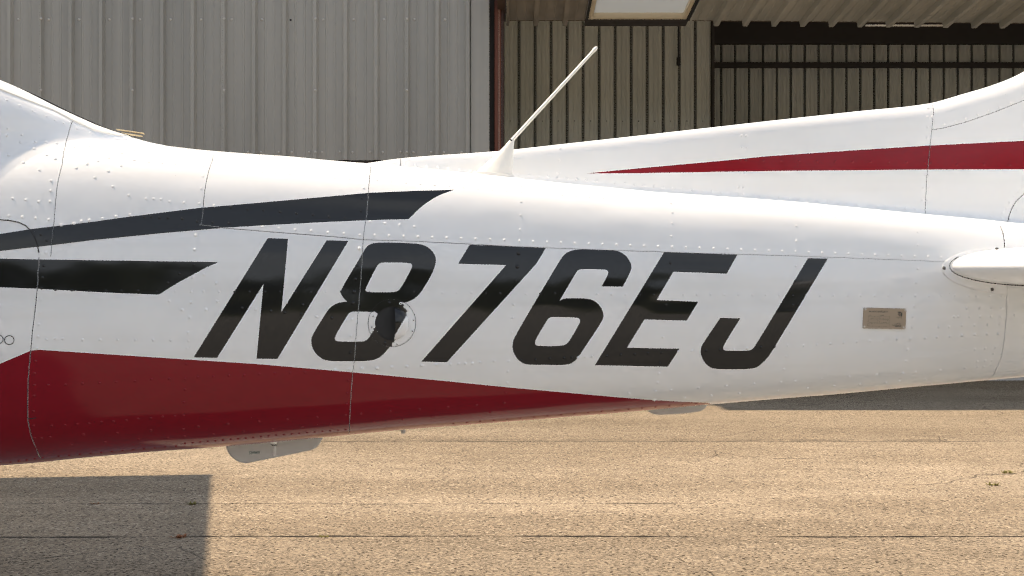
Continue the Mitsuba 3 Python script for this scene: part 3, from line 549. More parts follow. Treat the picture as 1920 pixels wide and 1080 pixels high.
# ------------------------------------------------------------------ wings (out of the frame; the far one throws its shadow on the tarmac)
def on_axis(P): d = np.asarray(P) - ORG; return float(d @ AX), float(d @ BX)
WZ = 2.08
def shadow_src(px, py, z):
    g0 = np.array([(px - CX) / F * ground_y(py), ground_y(py), 0.0]); return g0 + np.array(SUN) / SUN[2] * z
tipA, inB = on_axis(shadow_src(399, 890, WZ)), on_axis(shadow_src(388, 1080, WZ))
slope = (tipA[0] - inB[0]) / (tipA[1] - inB[1])
def wing(sgn):
    rows, n = [], 40
    kink = inB[1] - 0.15
    for q in np.linspace(0, 1, n):
        l = 0.2 + (tipA[1] - 0.2) * q
        te = inB[0] + slope * (max(l, kink) - inB[1])
        le = -1.62 + inB[0] + slope * (kink - inB[1]) + (slope + 0.02) * max(0, l - kink) * 0.6
        ch = te - le; tip = math.sqrt(max(0.05, 1 - max(0.0, (q - 0.985) / 0.015) ** 2))
        af = naca(t=0.12 * tip)
        P = ORG + (le + af[:, :1] * ch) * AX + sgn * l * BX; P[:, 2] = WZ + 0.0 * l + af[:, 1] * ch + 0.02 * np.sin(np.pi * af[:, 0]); rows.append(P)
    V = np.array(rows); m = V.shape[1]; f = quad_faces(n, m).reshape(-1, 4)
    f = f if sgn < 0 else f[:, ::-1]
    V = V.reshape(-1, 3); V = np.vstack([V, V[-m:].mean(0)]); cp = np.arange((n - 1) * m, n * m)
    return trimesh.Trimesh(V, np.vstack([f[:, :3], f[:, [0, 2, 3]], np.stack([cp[:-1], cp[1:], cp[:-1] * 0 + len(V) - 1], 1)]), process=False)
for sg in (1, -1): add('airplane__wing', wing(sg), WHITE, smooth=40)
for sg in (1, -1):                                   # main wheels
    P = ORG + (inB[0] - 0.75) * AX + sg * 1.2 * BX
    a = ORG + (inB[0] - 0.80) * AX + sg * 0.40 * BX; a[2] = 0.82
    b = P.copy(); b[2] = 0.24
    add('airplane__main_gear__leg', tube([a, a * 0.5 + b * 0.5, b], [0.05, 0.042, 0.032], 12), WHITE, smooth=40)
    w = trimesh.creation.torus(0.16, 0.075, 32, 16); w.apply_transform(trimesh.geometry.align_vectors([0, 0, 1], BX)); w.apply_translation([P[0], P[1], 0.235])
    add('airplane__main_gear__tyre', w, TYRE, smooth=True)
    w = trimesh.creation.cylinder(0.10, 0.12); w.apply_transform(trimesh.geometry.align_vectors([0, 0, 1], BX)); w.apply_translation([P[0], P[1], 0.235])
    add('airplane__main_gear__rim', w, WHITE, smooth=30)

# ------------------------------------------------------------------ air scoop in the 8
VENT = 'airplane__air_scoop'
def vent_pt(r, a, h): r, a, h = np.broadcast_arrays(r, a, h); return VP + (r * np.cos(a))[..., None] * VEX + (r * np.sin(a))[..., None] * VEY + h[..., None] * VN
vs = chart(vent_ring(0.0605)); 
def on_skin(r, a, off):                              # a ring of points that hugs the skin round the scoop
    q = vent_pt(r, a, np.zeros_like(a)); d = q - ORG; s = d @ AX
    t = np.arctan2(q[..., 2] - zc_of(s), -(d @ BX)); return surf(s, t, np.full_like(s, off)), nrm(s, t), s, t
rr, aa = np.meshgrid(np.array([0.0435, 0.0445, 0.050, 0.056, 0.0598, 0.0606]), np.linspace(0, 2 * np.pi, 97), indexing='ij')
offs = np.array([0.0006, 0.0014, 0.0016, 0.0016, 0.0015, 0.0004])
P = np.stack([on_skin(rr[i], aa[i], offs[i])[0] for i in range(6)]); _, N, s2, t2 = on_skin(rr, aa, 0.0)
f = quad_faces(6, 97).reshape(-1, 4)
inblack = shapely.contains(letter8, shapely.points(s2.ravel(), t2.ravel() * K))
V2 = P.reshape(-1, 3)
fb = inblack[f].sum(1) >= 2
for m, k in ((BLACK, fb), (WHITE, ~fb)):
    add(VENT + '__flange', (V2, f[k]), m, normals=N.reshape(-1, 3), **({'label': 'black painted half of the round scoop flange'} if m == BLACK else {}))
for p in ((730, 567.5), (775, 600), (773, 620.5), (744, 645), (722, 642.5), (697, 613), (699, 593)):
    cc = chart([p])[0]; isb = letter8.contains(Point(cc[0], cc[1] * K)); screw(VENT, p, 0.0042, 0.0018, BLACK if isb else WHITE)
screw(VENT, (751, 569), 0.0042, 0.0018, WHITE)
for p in ((751, 569), (775, 600), (773, 620.5), (744, 645), (697, 613), (699, 593)):
    cc = chart([p])[0]; P0, N0 = surf(*cc) + nrm(*cc) * (0.0018 + 0.0042 * 0.36), nrm(*cc)
    add(VENT + '__screw_slot', trimesh.Trimesh(*set_on(P0[None], N0[None], *dome(0.0019, 0.0010)), process=False), 'seam_dark')
er = np.linspace(0, 2 * np.pi, 97); ep = on_skin(np.full_like(er, 0.0612), er, 0.0009)[0]
add(VENT + '__flange_edge', tube(ep, 0.00055, 6, False), SEAM, smooth=True)
a = np.linspace(0, 2 * np.pi, 65); r2, a2 = np.meshgrid([0.0442, 0.0442], a, indexing='ij'); h2 = np.array([[0.0], [-0.030]]) + 0 * a2
add(VENT + '__throat', (vent_pt(r2, a2, h2).reshape(-1, 3), quad_faces(2, 65).reshape(-1, 4)), CAVITY)
disc = trimesh.creation.cylinder(0.0445, 0.001, sections=48); disc.apply_transform(np.r_[np.c_[np.stack([VEX, VEY, VN], 1), VP - VN * 0.032], [[0, 0, 0, 1]]])
add(VENT + '__backing', disc, CAVITY)
hexs = []
pit = 0.0068
for i in range(-9, 10):
    for j in range(-9, 10):
        x, y = pit * (i + 0.5 * (j % 2)), pit * 0.866 * j
        if math.hypot(x, y) < 0.041: hexs.append(Point(x, y).buffer(pit * 0.40, quad_segs=3))
web = Point(0, 0).buffer(0.0443, quad_segs=16).difference(shapely.union_all(hexs))
wm = trimesh.creation.extrude_polygon(web, 0.0012, engine='earcut')
wm.apply_transform(np.r_[np.c_[np.stack([VEX, VEY, VN], 1), VP - VN * 0.009], [[0, 0, 0, 1]]])
add(VENT + '__perforated_screen', wm, SCREEN)
# hood: a half dome over the rear half, open to the front
hu, hv = np.meshgrid(np.linspace(0, 1, 40), np.linspace(0, 1, 49), indexing='ij')
x0 = 0.004
yy_ = (hv * 2 - 1) * 0.0455 * np.cos(hu * 0) ; 
ang = (hv - 0.5) * np.pi; rad = 0.0425
# rows run from the open lip (hu = 0, the arc above x0) down to the flange behind it (hu = 1)
ly = rad * np.sin(ang) * 0.97; lh = 0.030 * np.cos(ang) ** 0.8
ex = np.sqrt(np.maximum(rad ** 2 - ly ** 2, 1e-9))
hx = x0 * (1 + 0.0 * hu) + (ex - x0) * np.sin(hu * np.pi / 2) ** 1.0; hx = np.maximum(hx, x0 * (1 - hu))
hh = lh * np.cos(hu * np.pi / 2) ** 0.75 + 0.0005
Ph = VP + hx[..., None] * VEX + ly[..., None] * VEY + hh[..., None] * VN
f = quad_faces(40, 49).reshape(-1, 4); hpx = proj(Ph).reshape(-1, 2)
hb = Polygon(soft([(735, 566, 1), (752, 572, 1), (764, 586, 1), (757, 600, 1), (739, 631, 1), (728, 634, 1)])) 
kb = shapely.contains(hb, shapely.points(hpx))[f].sum(1) >= 2
Vh = Ph.reshape(-1, 3); Nh = trimesh.Trimesh(Vh, np.vstack([f[:, :3], f[:, [0, 2, 3]]]), process=False).vertex_normals
if (Nh @ VN).mean() < 0: Nh = -Nh; f = f[:, ::-1]
for m, k in ((BLACK, kb), (WHITE, ~kb)): add(VENT + '__hood', (Vh, f[k]), m, normals=Nh, **({'label': 'black painted front of the scoop hood'} if m == BLACK else {}))

# ------------------------------------------------------------------ identification plate
PLATE = 'airplane__identification_plate'
cc = chart([(1658, 597)])[0]; PP, PN = surf(*cc), nrm(*cc)
pa = chart([(1620, 596.2)])[0]; pb = chart([(1696, 597.8)])[0]
PX = surf(*pb) - surf(*pa); PX -= PN * (PX @ PN); PX /= np.linalg.norm(PX); PY = np.cross(PN, PX); PY = PY if PY[2] > 0 else -PY
M = np.eye(4); M[:3, :3] = np.stack([PX, PY, PN], 1); M[:3, 3] = PP
sc = float(np.linalg.norm(surf(*pb) - surf(*pa)) / 76)          # metres per pixel on the plate
def on_plate(m, h=0.0): m = m.copy(); m.apply_transform(M @ trimesh.transformations.translation_matrix([0, 0, h])); return m
PWd, PHt = 80 * sc, 35.5 * sc
pl = trimesh.creation.extrude_polygon(shapely.box(-PWd / 2 + .003, -PHt / 2 + .003, PWd / 2 - .003, PHt / 2 - .003).buffer(0.003), 0.0022, engine='earcut')
add(PLATE + '__plate', on_plate(pl, 0.0002), BRONZE)
TP = 0.0024
def ink(polys): return on_plate(cat([trimesh.creation.extrude_polygon(q, 0.0002, engine='earcut') for q in polys]), TP)
def text(txt, x, y, h, width=None, bold=False, right=False):
    m = meshkit.text_mesh(txt, h, 0.0002, bold)
    if width: m.apply_scale([width / m.extents[0], 1, 1])
    m.apply_translation([(x - m.bounds[1, 0]) if right else x - m.bounds[0, 0], y, 0]); return on_plate(m, TP)
u = lambda x, y: ((x - 960) / 12.0 * sc - (1658 - 1580 - 80) * sc + 0 * sc, 0)
def pp(zx, zy): return ((zx / 12.0 + 1580 - 1658) * sc, -(zy / 12.0 + 560 - 597) * sc)   # plate coordinates of a point in a 12x enlargement
x, y = pp(575, 318); add(PLATE + '__lettering', text('Aircraft Identification', x, y, 2.3 * sc, 425 / 12 * sc, True), INK, label='small black line of lettering at the top of the plate')
x, y = pp(1195, 430); add(PLATE + '__lettering', text('Cessna', x, y, 2.0 * sc, 130 / 12 * sc), INK, label='small black word under the emblem')
x, y = pp(575, 392); add(PLATE + '__lettering', text('Model', x, y, 1.2 * sc, 60 / 12 * sc), INK)
x, y = pp(820, 392); add(PLATE + '__lettering', text('Serial', x, y, 1.4 * sc, 90 / 12 * sc, True), INK)
def line(x0, y0, x1, y1, w=0.35):
    a_, b_ = pp(x0, y0), pp(x1, y1); return LineString([a_, b_]).buffer(w * sc / 2, cap_style='flat')
def rect(x0, y0, x1, y1): return [line(x0, y0, x1, y0), line(x1, y0, x1, y1), line(x0, y1, x1, y1), line(x0, y0, x0, y1)]
add(PLATE + '__box_lines', ink(rect(570, 405, 800, 450) + rect(820, 400, 1048, 455) + rect(565, 475, 785, 528) + rect(815, 475, 1045, 532) + rect(565, 555, 1045, 605)), SEAM)
add(PLATE + '__small_print', ink([line(1185, 550, 1310, 550, 1.0), line(1110, 578, 1310, 578, 1.0), line(1180, 605, 1310, 605, 1.0)]), SEAM)
lg = [Polygon([pp(*q) for q in z]) for z in ([(1228, 302), (1310, 302), (1292, 322), (1228, 322)], [(1228, 338), (1282, 332), (1258, 362), (1228, 366)], [(1244, 392), (1292, 338), (1288, 394)], [(1298, 330), (1325, 302), (1325, 394), (1300, 394)])]
add(PLATE + '__emblem', ink([q.buffer(0) for q in lg]), INK, label='small black square emblem on the plate')
for zx, zy in ((500, 265), (1400, 265), (485, 622), (1375, 628)):
    x, y = pp(zx, zy); v, f = dome(2.2 * sc, 1.0 * sc); m = trimesh.Trimesh(v, f, process=False); m.apply_translation([x, y, 0]); add(PLATE + '__screw', on_plate(m, TP), STEEL, smooth=True)

# ------------------------------------------------------------------ aerials, drain, stub
def cpt(x, y, l=0.0):                                # the point at lateral distance l from the plane of symmetry under a pixel
    o2 = ORG + l * BX; k = (x - CX) / F; s = (k * o2[1] - o2[0]) / (AX[0] - k * AX[1]); Y = o2[1] + s * AX[1]
    return np.array([o2[0] + s * AX[0], Y, EYE - (y - HOR) / F * Y])
WL = -0.09
WH = 'airplane__whip_aerial'
b0, b1 = cpt(925, 327, WL), cpt(960, 263, WL); tip = cpt(1114, 94, WL); dirv = (tip - b1) / np.linalg.norm(tip - b1)
rows = []
for q in np.linspace(0, 1, 24):                      # slanted cone: a long foot drawn in to the rod
    ccx = np.array([cpt(924.5 + (961 - 924.5) * q ** 0.95, 328 - (328 - 262) * q, WL)])[0]
    la = (31.5 * (1 - q) ** 1.05 + 3.6) * 0.00150; lb = 0.020 * (1 - q) ** 1.1 + 0.0055
    rows.append(ccx + np.cos(vr[::3])[:, None] * la * AX + np.sin(vr[::3])[:, None] * lb * BX + np.array([0, 0, 1]) * (-np.cos(vr[::3])[:, None] * la * 0.10 * (1 - q)))
V = np.array(rows); V = np.concatenate([V, V[:, :1]], 1)
add(WH + '__base', (V.reshape(-1, 3), quad_faces(24, V.shape[1]).reshape(-1, 4)), CREAM, smooth=True)
fp = [cpt(925 + 38 * math.cos(a), 327.5 + 3.2 * math.cos(a) , WL) + BX * 0.028 * math.sin(a) for a in vr[::2]]
foot = trimesh.Trimesh(np.vstack([fp, np.array(fp) + [0, 0, 0.004], np.array(fp) - [0, 0, 0.02]])).convex_hull
add(WH + '__foot_gasket', foot, CREAM, smooth=30)
add(WH + '__rod', tube([b1 - dirv * 0.02, b1 + dirv * 0.01, (b1 + tip) / 2, tip], [0.0056, 0.0053, 0.0049, 0.0044], 16), CREAM, smooth=50)
add(WH + '__collar', tube([b1 - dirv * 0.004, b1 + dirv * 0.0], [0.0061, 0.0061], 16), SEAM, smooth=50)
tp = [tip + dirv * d for d in (-0.004, 0.0, 0.006, 0.0105, 0.013)]
add(WH + '__tip', tube(tp, [0.0050, 0.0057, 0.0056, 0.0042, 0.0012], 16), CREAM, smooth=60)
def blade(key, px, thick, mat):
    pts = np.array([cpt(x, y) for x, y in soft(px, 3)]); s = (pts - ORG) @ AX; z = pts[:, 2]
    poly = Polygon(np.stack([s, z], 1)); V = []; n = len(s)
    cs_, cz_ = s.mean(), z.max()
    lay_ = [(1.0, 0.0), (0.995, 0.45), (0.975, 0.8), (0.94, 1.0), (0.0, 1.0)]
    rows = []
    for sg in (-1, 1):
        seq = lay_ if sg < 0 else lay_
        rows_ = [ORG + (cs_ + (s - cs_)[:, None] * k) * AX + sg * thick / 2 * h * BX + np.array([0, 0, 1]) * ((cz_ + (z - cz_) * k)[:, None]) - ORG * [0, 0, 1] for k, h in seq]
        rows.append(np.array(rows_))
    ms = []
    for r_ in rows:
        r_ = np.concatenate([r_, r_[:, :1]], 1); ms.append(trimesh.Trimesh(r_.reshape(-1, 3), np.vstack([quad_faces(len(lay_), n + 1).reshape(-1, 4)[:, :3], quad_faces(len(lay_), n + 1).reshape(-1, 4)[:, [0, 2, 3]]]), process=False))
    m = cat(ms); m.merge_vertices(); m.fix_normals(); return add(key, m, mat, smooth=40)
BL = 'airplane__blade_aerial'
blade(BL + '__blade', [(421, 826, 1), (425, 843), (432, 855), (443, 864), (455, 868), (466, 868), (480, 865), (580, 845), (592, 841), (600, 832), (606, 820, 1)], 0.022, GREYP)
tx = meshkit.text_mesh('Comant', 0.0052, 0.0003, True); tx.apply_scale([19 * 0.00152 / tx.extents[0], 1, 1])
o3 = cpt(467, 850, -0.0115); slp = cpt(600, 826, 0) - cpt(467, 836, 0); ex_ = AX * np.cos(0.04) + np.array([0, 0, 1]) * np.sin(0.04); ey_ = np.cross(-BX, ex_); ey_ = ey_ if ey_[2] > 0 else -ey_
M2 = np.eye(4); M2[:3, :3] = np.stack([ex_, ey_, -BX], 1); M2[:3, 3] = o3; tx.apply_transform(M2)
add(BL + '__lettering', tx, TEAL, label='tiny teal word on the blade aerial')
ul = trimesh.creation.box((19 * 0.00152, 0.0008, 0.0003)); ul.apply_translation([9.5 * 0.00152, -0.0022, 0.0]); ul.apply_transform(M2); add(BL + '__lettering_underline', ul, TEAL)
BL2 = numbered('airplane__blade_aerial')
blade(BL2 + '__blade', [(1211, 764, 1), (1214, 770), (1222, 776), (1234, 778), (1260, 777), (1305, 773), (1320, 768), (1326, 760), (1327, 752, 1)], 0.02, GREYP)
DL = -0.10
dt_, db_ = cpt(514.5, 822, DL), cpt(514.5, 855, DL)
add('airplane__drain_tube__pipe', tube([dt_ + (0, 0, .01), db_], [0.0052, 0.0050], 16), pbr('tube_white', (0.66, 0.64, 0.58), 0.35), smooth=50)
nt_ = cpt(514, 827, DL); nb_ = cpt(514, 832.5, DL); add('airplane__drain_tube__nut', tube([nt_, nb_], [0.0105, 0.0105], 6), STEEL)
add('airplane__drain_tube__washer', tube([nb_, nb_ - (0, 0, 0.004)], [0.0100, 0.0068], 16), DARKSTEEL, smooth=30)
add('airplane__drain_tube__collar', tube([nt_ + (0, 0, 0.016), nt_ + (0, 0, 0.0005)], [0.0085, 0.0098], 16), DARKSTEEL, smooth=30)
st = cpt(756, 806, 0.0); add('airplane__belly_stub', tube([st + (0, 0, .01), st - (0, 0, 0.009), st - (0, 0, .010)], [0.0062, 0.0062, 0.005], 14), GREYP, smooth=40)
# two slim tan strips standing out behind the cabin roof
ta = cpt(219, 243, 0.28); tb = cpt(270, 250.5, 0.28)
for dz, sh2, w in ((0.0, 0.0, 0.0014), (-0.0085, 0.016, 0.0016)):
    m = bevel_box(0, float(np.linalg.norm(tb - ta)) - sh2 * 1.25, -0.012, 0.012, -w, w, 0.0006)
    e = (tb - ta) / np.linalg.norm(tb - ta); M3 = np.eye(4); up = np.cross(e, BX); up = up if up[2] > 0 else -up
    M3[:3, :3] = np.stack([e, np.cross(up, e), up], 1); M3[:3, 3] = ta + up * dz + e * sh2; m.apply_transform(M3); add('airplane__trim_strip', m, WOODY)
# two flush plugs in the door
for px in ((-3, 636), (17.5, 637.5)):
    q = chart([px])[0]; P0, N0 = surf(*q), nrm(*q); A0 = np.cross(N0, [0, 0, 1]); A0 /= np.linalg.norm(A0); C0 = np.cross(A0, N0)
    add('airplane__door_plug', tube([P0 + N0 * 0.0009 + 0.0107 * (math.cos(a) * A0 + math.sin(a) * C0) for a in np.linspace(0, 2 * np.pi, 33)], 0.0009, 6, False), SEAM, smooth=True)
dt = chart([(-60, 409), (-20, 410), (0, 412), (18, 413.5), (35, 417), (48, 423), (58, 433), (66, 447), (70.5, 460), (73, 474)])
add('airplane__door_seal', tube(surf(dt[:, 0], dt[:, 1], np.full(len(dt), 0.0016)), 0.0013, 6), RUBBER, smooth=True)
gp = chart([(1875, 425), (1880, 437), (1882.5, 455), (1884, 472), (1884.5, 482)])
add('airplane__tail_fairing_seal', tube(surf(gp[:, 0], gp[:, 1], np.full(len(gp), 0.0006)), 0.0017, 6), RUBBER, smooth=True)
bt = chart([(52, 785), (68, 783)]); add('airplane__door_seal', tube(surf(bt[:, 0], bt[:, 1], np.full(2, 0.0008)), 0.0009, 6), SEAM, smooth=True)
labels['airplane'] = {'label': 'white light airplane with black registration letters, dark red belly and riveted skin', 'category': 'airplane'}

# ================================================================== the hangar
HG = 'hangar'
YW = 13.9
def X_at(px, Y): return (px - CX) / F * Y
def profile(pitch, rib_h, n, flip=1.0, base=0.068, top=0.032):
    """Points (x, proud) of a ribbed sheet of n ribs, from rib middle to rib middle."""
    pts = []
    for k in range(n):
        a = k * pitch
        pts += [(a, rib_h), (a + top / 2, rib_h), (a + base / 2, 0)]
        for c in (0.36, 0.64):
            m = a + pitch * c; pts += [(m - 0.014, 0), (m - 0.006, 0.005), (m + 0.006, 0.005), (m + 0.014, 0)]
        b = a + pitch; pts += [(b - base / 2, 0), (b - top / 2, rib_h), (b, rib_h)]
    out = [pts[0]] + [q for p, q in zip(pts, pts[1:]) if abs(q[0] - p[0]) > 1e-6 or abs(q[1] - p[1]) > 1e-6]
    return [(x, y * flip) for x, y in out]
def sheet(x0, pr, P0, P1, nrm_):
    """The profile swept from P0 to P1 (offsets from the sheet's x), proud along nrm_."""
    pr = np.array(pr); ex = np.array([1.0, 0, 0]); nrm_ = np.array(nrm_, float)
    a = np.array(P0) + ex * (x0 + pr[:, :1]) + pr[:, 1:] * nrm_; b = np.array(P1) + ex * (x0 + pr[:, :1]) + pr[:, 1:] * nrm_
    return (np.stack([a, b], 1).reshape(-1, 3), quad_faces(len(pr), 2).reshape(-1, 4))
PITCH = 57.15 / F * YW
x_rib = X_at(420, YW)                                # a lap rib
seam_z = EYE + (HOR - 300.5) / F * YW
WT = 4.75
pr3 = profile(PITCH, 0.054, 3)
j0 = -4
for j in range(j0, 3):
    xs = x_rib + 3 * PITCH * j; p_ = pr3
    if j == 2: p_ = [q for q in profile(PITCH, 0.054, 3) if xs + q[0] < X_at(884, YW)]
    dy = -0.0016 * (j % 2)
    add(HG + '__closed_door__sheet', sheet(xs, p_, (0, YW + dy, seam_z), (0, YW + dy, WT), (0, -1, 0)), SHEET)
    add(HG + '__closed_door__sheet', sheet(xs, p_, (0, YW + dy, 0.05), (0, YW + dy, seam_z - 0.09), (0, -1, 0)), SHEET)
xe0, xe1 = X_at(883, YW), X_at(917.5, YW)
for z0, z1 in ((seam_z, WT), (0.05, seam_z - 0.09)):
    add(HG + '__closed_door__edge_trim', bevel_box(xe0, xe1, YW - 0.034, YW + 0.05, z0, z1, 0.005), SHEET)
xl = x_rib + 3 * PITCH * j0
add(HG + '__closed_door__frame_tube', box(xl, xe1, YW + 0.03, YW + 0.12, seam_z - 0.085, seam_z - 0.005), DARKIRON)
add(HG + '__closed_door__back_frame', box(xl, xe1, YW + 0.13, YW + 0.16, 0.05, WT), DARKIRON)
scr = []
def wall_screw(px, py, Y=YW, r=0.0135, proud=0.001):
    P = at(px, py, Y - proud); v, f = dome(r, r * 0.8); V, f = set_on(P[None], np.array([[0, -1.0, 0]]), v, f); scr.append(trimesh.Trimesh(V, f, process=False))
for j in range(-8, 9):
    xr = 420 + 57.15 * j
    if xr < -10 or xr > 900: continue
    lap = j % 3 == 0
    if not (j == 2): wall_screw(xr + 14, 36.5)
    if lap: wall_screw(xr, 35, proud=0.055); wall_screw(xr, 169, proud=0.055); wall_screw(xr, 285, proud=0.055)
    wall_screw(xr + 12, 285.2); wall_screw(xr - 11.5, 285)
add(HG + '__closed_door__screws', cat(scr), pbr('screw_head', (0.50, 0.49, 0.46), 0.35, metal=0.3), smooth=40, label='screw heads in rows over the grey ribbed sheets', kind='stuff')
hp = at(545, 37.5, YW - 0.004); add(HG + '__closed_door__screw_hole', trimesh.Trimesh(*set_on(hp[None], np.array([[0, -1.0, 0]]), *dome(0.011, 0.001)), process=False), RUBBER)
add(HG + '__closed_door__top_rail', box(xl, X_at(921, YW), YW - 0.02, YW + 0.25, WT, WT + 0.20), SHEET)
# column and what stands beside it
YC = YW + 0.16
add(HG + '__column', bevel_box(X_at(927, YC), X_at(939, YC), YC, YC + 0.25, 0, WT + 0.3, 0.004), OXIDE)
add(HG + '__column__weld', tube([at(935.5, 0, YC) + (0, -0.001, 2.5), at(935.5, 300, YC) + (0, -0.001, -2.3)], 0.004, 6), pbr('weld_bead', (0.42, 0.30, 0.24), 0.5))
add(HG + '__column__flange', box(X_at(939.5, YC), X_at(944, YC), YC + 0.02, YC + 0.30, 0, WT + 0.3), pbr('dark_oxide', (0.05, 0.022, 0.016), 0.6))
add(HG + '__column__jamb', box(X_at(916, YC), X_at(927, YC), YC + 0.06, YC + 0.2, 0, WT + 0.3), DARKIRON)
# inside: the nearer ribbed partition and the far wall, floor, roof, far right wall
YA, YB = 19.5, 22.5
pa_ = 30.05 / F * YA
prA = profile(pa_, 0.045, 3, base=0.044, top=0.030)
x0 = X_at(943, YA) - 2 * pa_; xr1 = X_at(1334, YA); k = 0
ZR = 5.42
while x0 + 3 * pa_ * k < xr1:
    xs = x0 + 3 * pa_ * k; p_ = [q for q in prA if xs + q[0] <= xr1]
    if len(p_) > 1: add(HG + '__partition__sheet', sheet(xs, p_, (0, YA, 0.0), (0, YA, ZR), (0, 1, 0)), SHEET2)
    k += 1
RIB_SHADE = pbr('rib_shade_screw_dark', (0.10, 0.105, 0.095), 0.7)  # dark colour of the strips that stand in for shade along the ribs
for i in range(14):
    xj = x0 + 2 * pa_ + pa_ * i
    if xj < xr1 - 0.05: add(HG + '__partition__rib_shade_strip', box(xj - 0.013 + 0.005 * (i % 2), xj + 0.007, YA - 0.004, YA + 0.02, 0.0, ZR), RIB_SHADE)
add(HG + '__partition__edge_trim', bevel_box(xr1, X_at(1339, YA), YA - 0.05, YA + 0.08, 0, ZR, 0.006), DARKIRON)
scr = []
for i in range(14):
    wall_screw(957 + 30.05 * i, 227, YA, 0.0085)
add(HG + '__partition__screws', cat(scr), 'rib_shade_screw_dark', smooth=40, kind='stuff', label='screw heads in a row low on the inner partition')
add(HG + '__partition__cable', tube([at(1272, 40, YA - 0.06), at(1272, 110, YA - 0.06), at(1272, 118, YA - 0.06)], 0.011, 8), RUBBER, smooth=True)
add(HG + '__partition__cable_end', bevel_box(*(np.array([-0.025, 0.025, -0.03, 0.03, -0.06, 0.06]) + np.repeat(at(1272, 115, YA - 0.08), 2)), 0.01), RUBBER)
pb_ = 26.1 / F * YB
prB = profile(pb_, 0.045, 3, base=0.042, top=0.028)
for k in range(0, 13):
    xs = X_at(1300, YB) + 3 * pb_ * k
    add(HG + '__back_wall__sheet', sheet(xs, prB, (0, YB, 0.0), (0, YB, ZR), (0, 1, 0)), SHEET2)
XR = X_at(1300, YB) + 39 * pb_
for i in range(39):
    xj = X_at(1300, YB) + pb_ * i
    if i > 1: add(HG + '__back_wall__rib_shade_strip', box(xj - 0.012, xj + 0.007 - 0.004 * (i % 3 == 0), YB - 0.004, YB + 0.02, 0.0, ZR), RIB_SHADE)  # rib shade of the far wall, added as dark strips
zb1 = lambda py, Y: EYE + (HOR - py) / F * Y
add(HG + '__back_wall__header', box(X_at(1290, YB), XR, YB - 0.22, YB - 0.03, zb1(81, YB - 0.2), ZR), DARKIRON)
add(HG + '__back_wall__girt', box(X_at(1330, YB), XR, YB - 0.18, YB - 0.04, zb1(126, YB - 0.15), zb1(117, YB - 0.15)), DARKIRON)
add(HG + '__right_wall', box(XR, XR + 0.1, YW + 0.4, YB + 0.1, 0, ZR), SHEET2)
add(HG + '__bay_wall', box(-0.62, -0.50, YW + 0.35, YA + 0.1, 0, ZR), SHEET2)
add(HG + '__left_wall', box(xl - 0.12, xl, YW, YB, 0, ZR), SHEET)
add(HG + '__roof', trimesh.Trimesh([(xl - .3, 14.62, 4.95), (XR + .3, 14.62, 4.95), (XR + .3, YB + .3, ZR), (xl - .3, YB + .3, ZR), (xl - .3, 14.62, 5.0), (XR + .3, 14.62, 5.0), (XR + .3, YB + .3, ZR + 0.05), (xl - .3, YB + .3, ZR + 0.05)],
    [(0, 2, 1), (0, 3, 2), (4, 5, 6), (4, 6, 7), (0, 1, 5), (0, 5, 4), (2, 3, 7), (2, 7, 6), (1, 2, 6), (1, 6, 5), (0, 4, 7), (0, 7, 3)], process=False), pbr('roof_sheet', (0.76, 0.75, 0.72), 0.6))
add(HG + '__header', box(-0.5, XR, 14.66 + 0.0, 14.74, 4.06, 4.94), DARKIRON)  # unseen, added to keep skylight out above the raised door
add(HG + '__bay_roof', box(xl - .3, -0.3, YW + 0.05, 14.6, WT + 0.21, WT + 0.25), 'roof_sheet')
add(HG + '__rear_wall', box(xl, X_at(1300, YB), YB + 0.0, YB + 0.1, 0, ZR), SHEET2)
# the raised folding door over the open bay: its lower leaf seen from below, with a window
YH, SL = 14.55, 0.085
def leaf_pt(x, d, h=0.0): return np.array([x, YH - d, zb1(38, YH) + SL * d + 0.0 * x + h])
DEP = 1.18
def leaf_sheet(x0, x1, key, mat):
    n = int(math.ceil((x1 - x0) / 0.3048 / 3)); out = []
    for k in range(n):
        xs = x0 + k * 0.9144; p_ = [q for q in profile(0.3048, 0.062, 3, base=0.062, top=0.046) if xs + q[0] <= x1]
        if len(p_) < 2: continue
        yaw = 0.045
        v, f = sheet(xs, p_, leaf_pt(0, 0), leaf_pt(0, DEP), (0, -SL, -1.0)); v = v.copy(); v[:, 1] += yaw * (v[:, 0] - 2.0) * (v[:, 0] > 1.9); add(key, (v, f), mat)
xw0, xw1 = X_at(1101, YH), X_at(1283, YH)
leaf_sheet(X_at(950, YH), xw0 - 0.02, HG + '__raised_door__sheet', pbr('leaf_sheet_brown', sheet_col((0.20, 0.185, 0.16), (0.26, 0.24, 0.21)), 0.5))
leaf_sheet(xw1 + 0.03, 9.2, HG + '__raised_door__sheet', LEAF_SHEET)
def leaf_box(x0, x1, d0, d1, h0, h1):
    v = [leaf_pt(x, d, h) for x in (x0, x1) for d in (d0, d1) for h in (h0, h1)]; return trimesh.Trimesh(v).convex_hull
wd = 0.22
add(HG + '__raised_door__window__frame', cat([leaf_box(xw0, xw1, wd - 0.05, wd, -0.035, 0.03), leaf_box(xw0, xw0 + 0.045, wd + 0.002, DEP, -0.035, 0.03), leaf_box(xw1 - 0.045, xw1, wd + 0.002, DEP, -0.035, 0.03), leaf_box(xw0 + 0.047, xw1 - 0.047, wd + 0.06, wd + 0.075, -0.03, 0.02)]), FRAMEC)
add(HG + '__raised_door__window__pane', leaf_box(xw0 + 0.047, xw1 - 0.047, wd + 0.002, DEP, 0.0, 0.006), 'milky_pane')
add(HG + '__raised_door__window__sill', leaf_box(xw0 - 0.02, xw1 + 0.03, -0.12, wd - 0.052, -0.03, 0.04), DARKIRON)
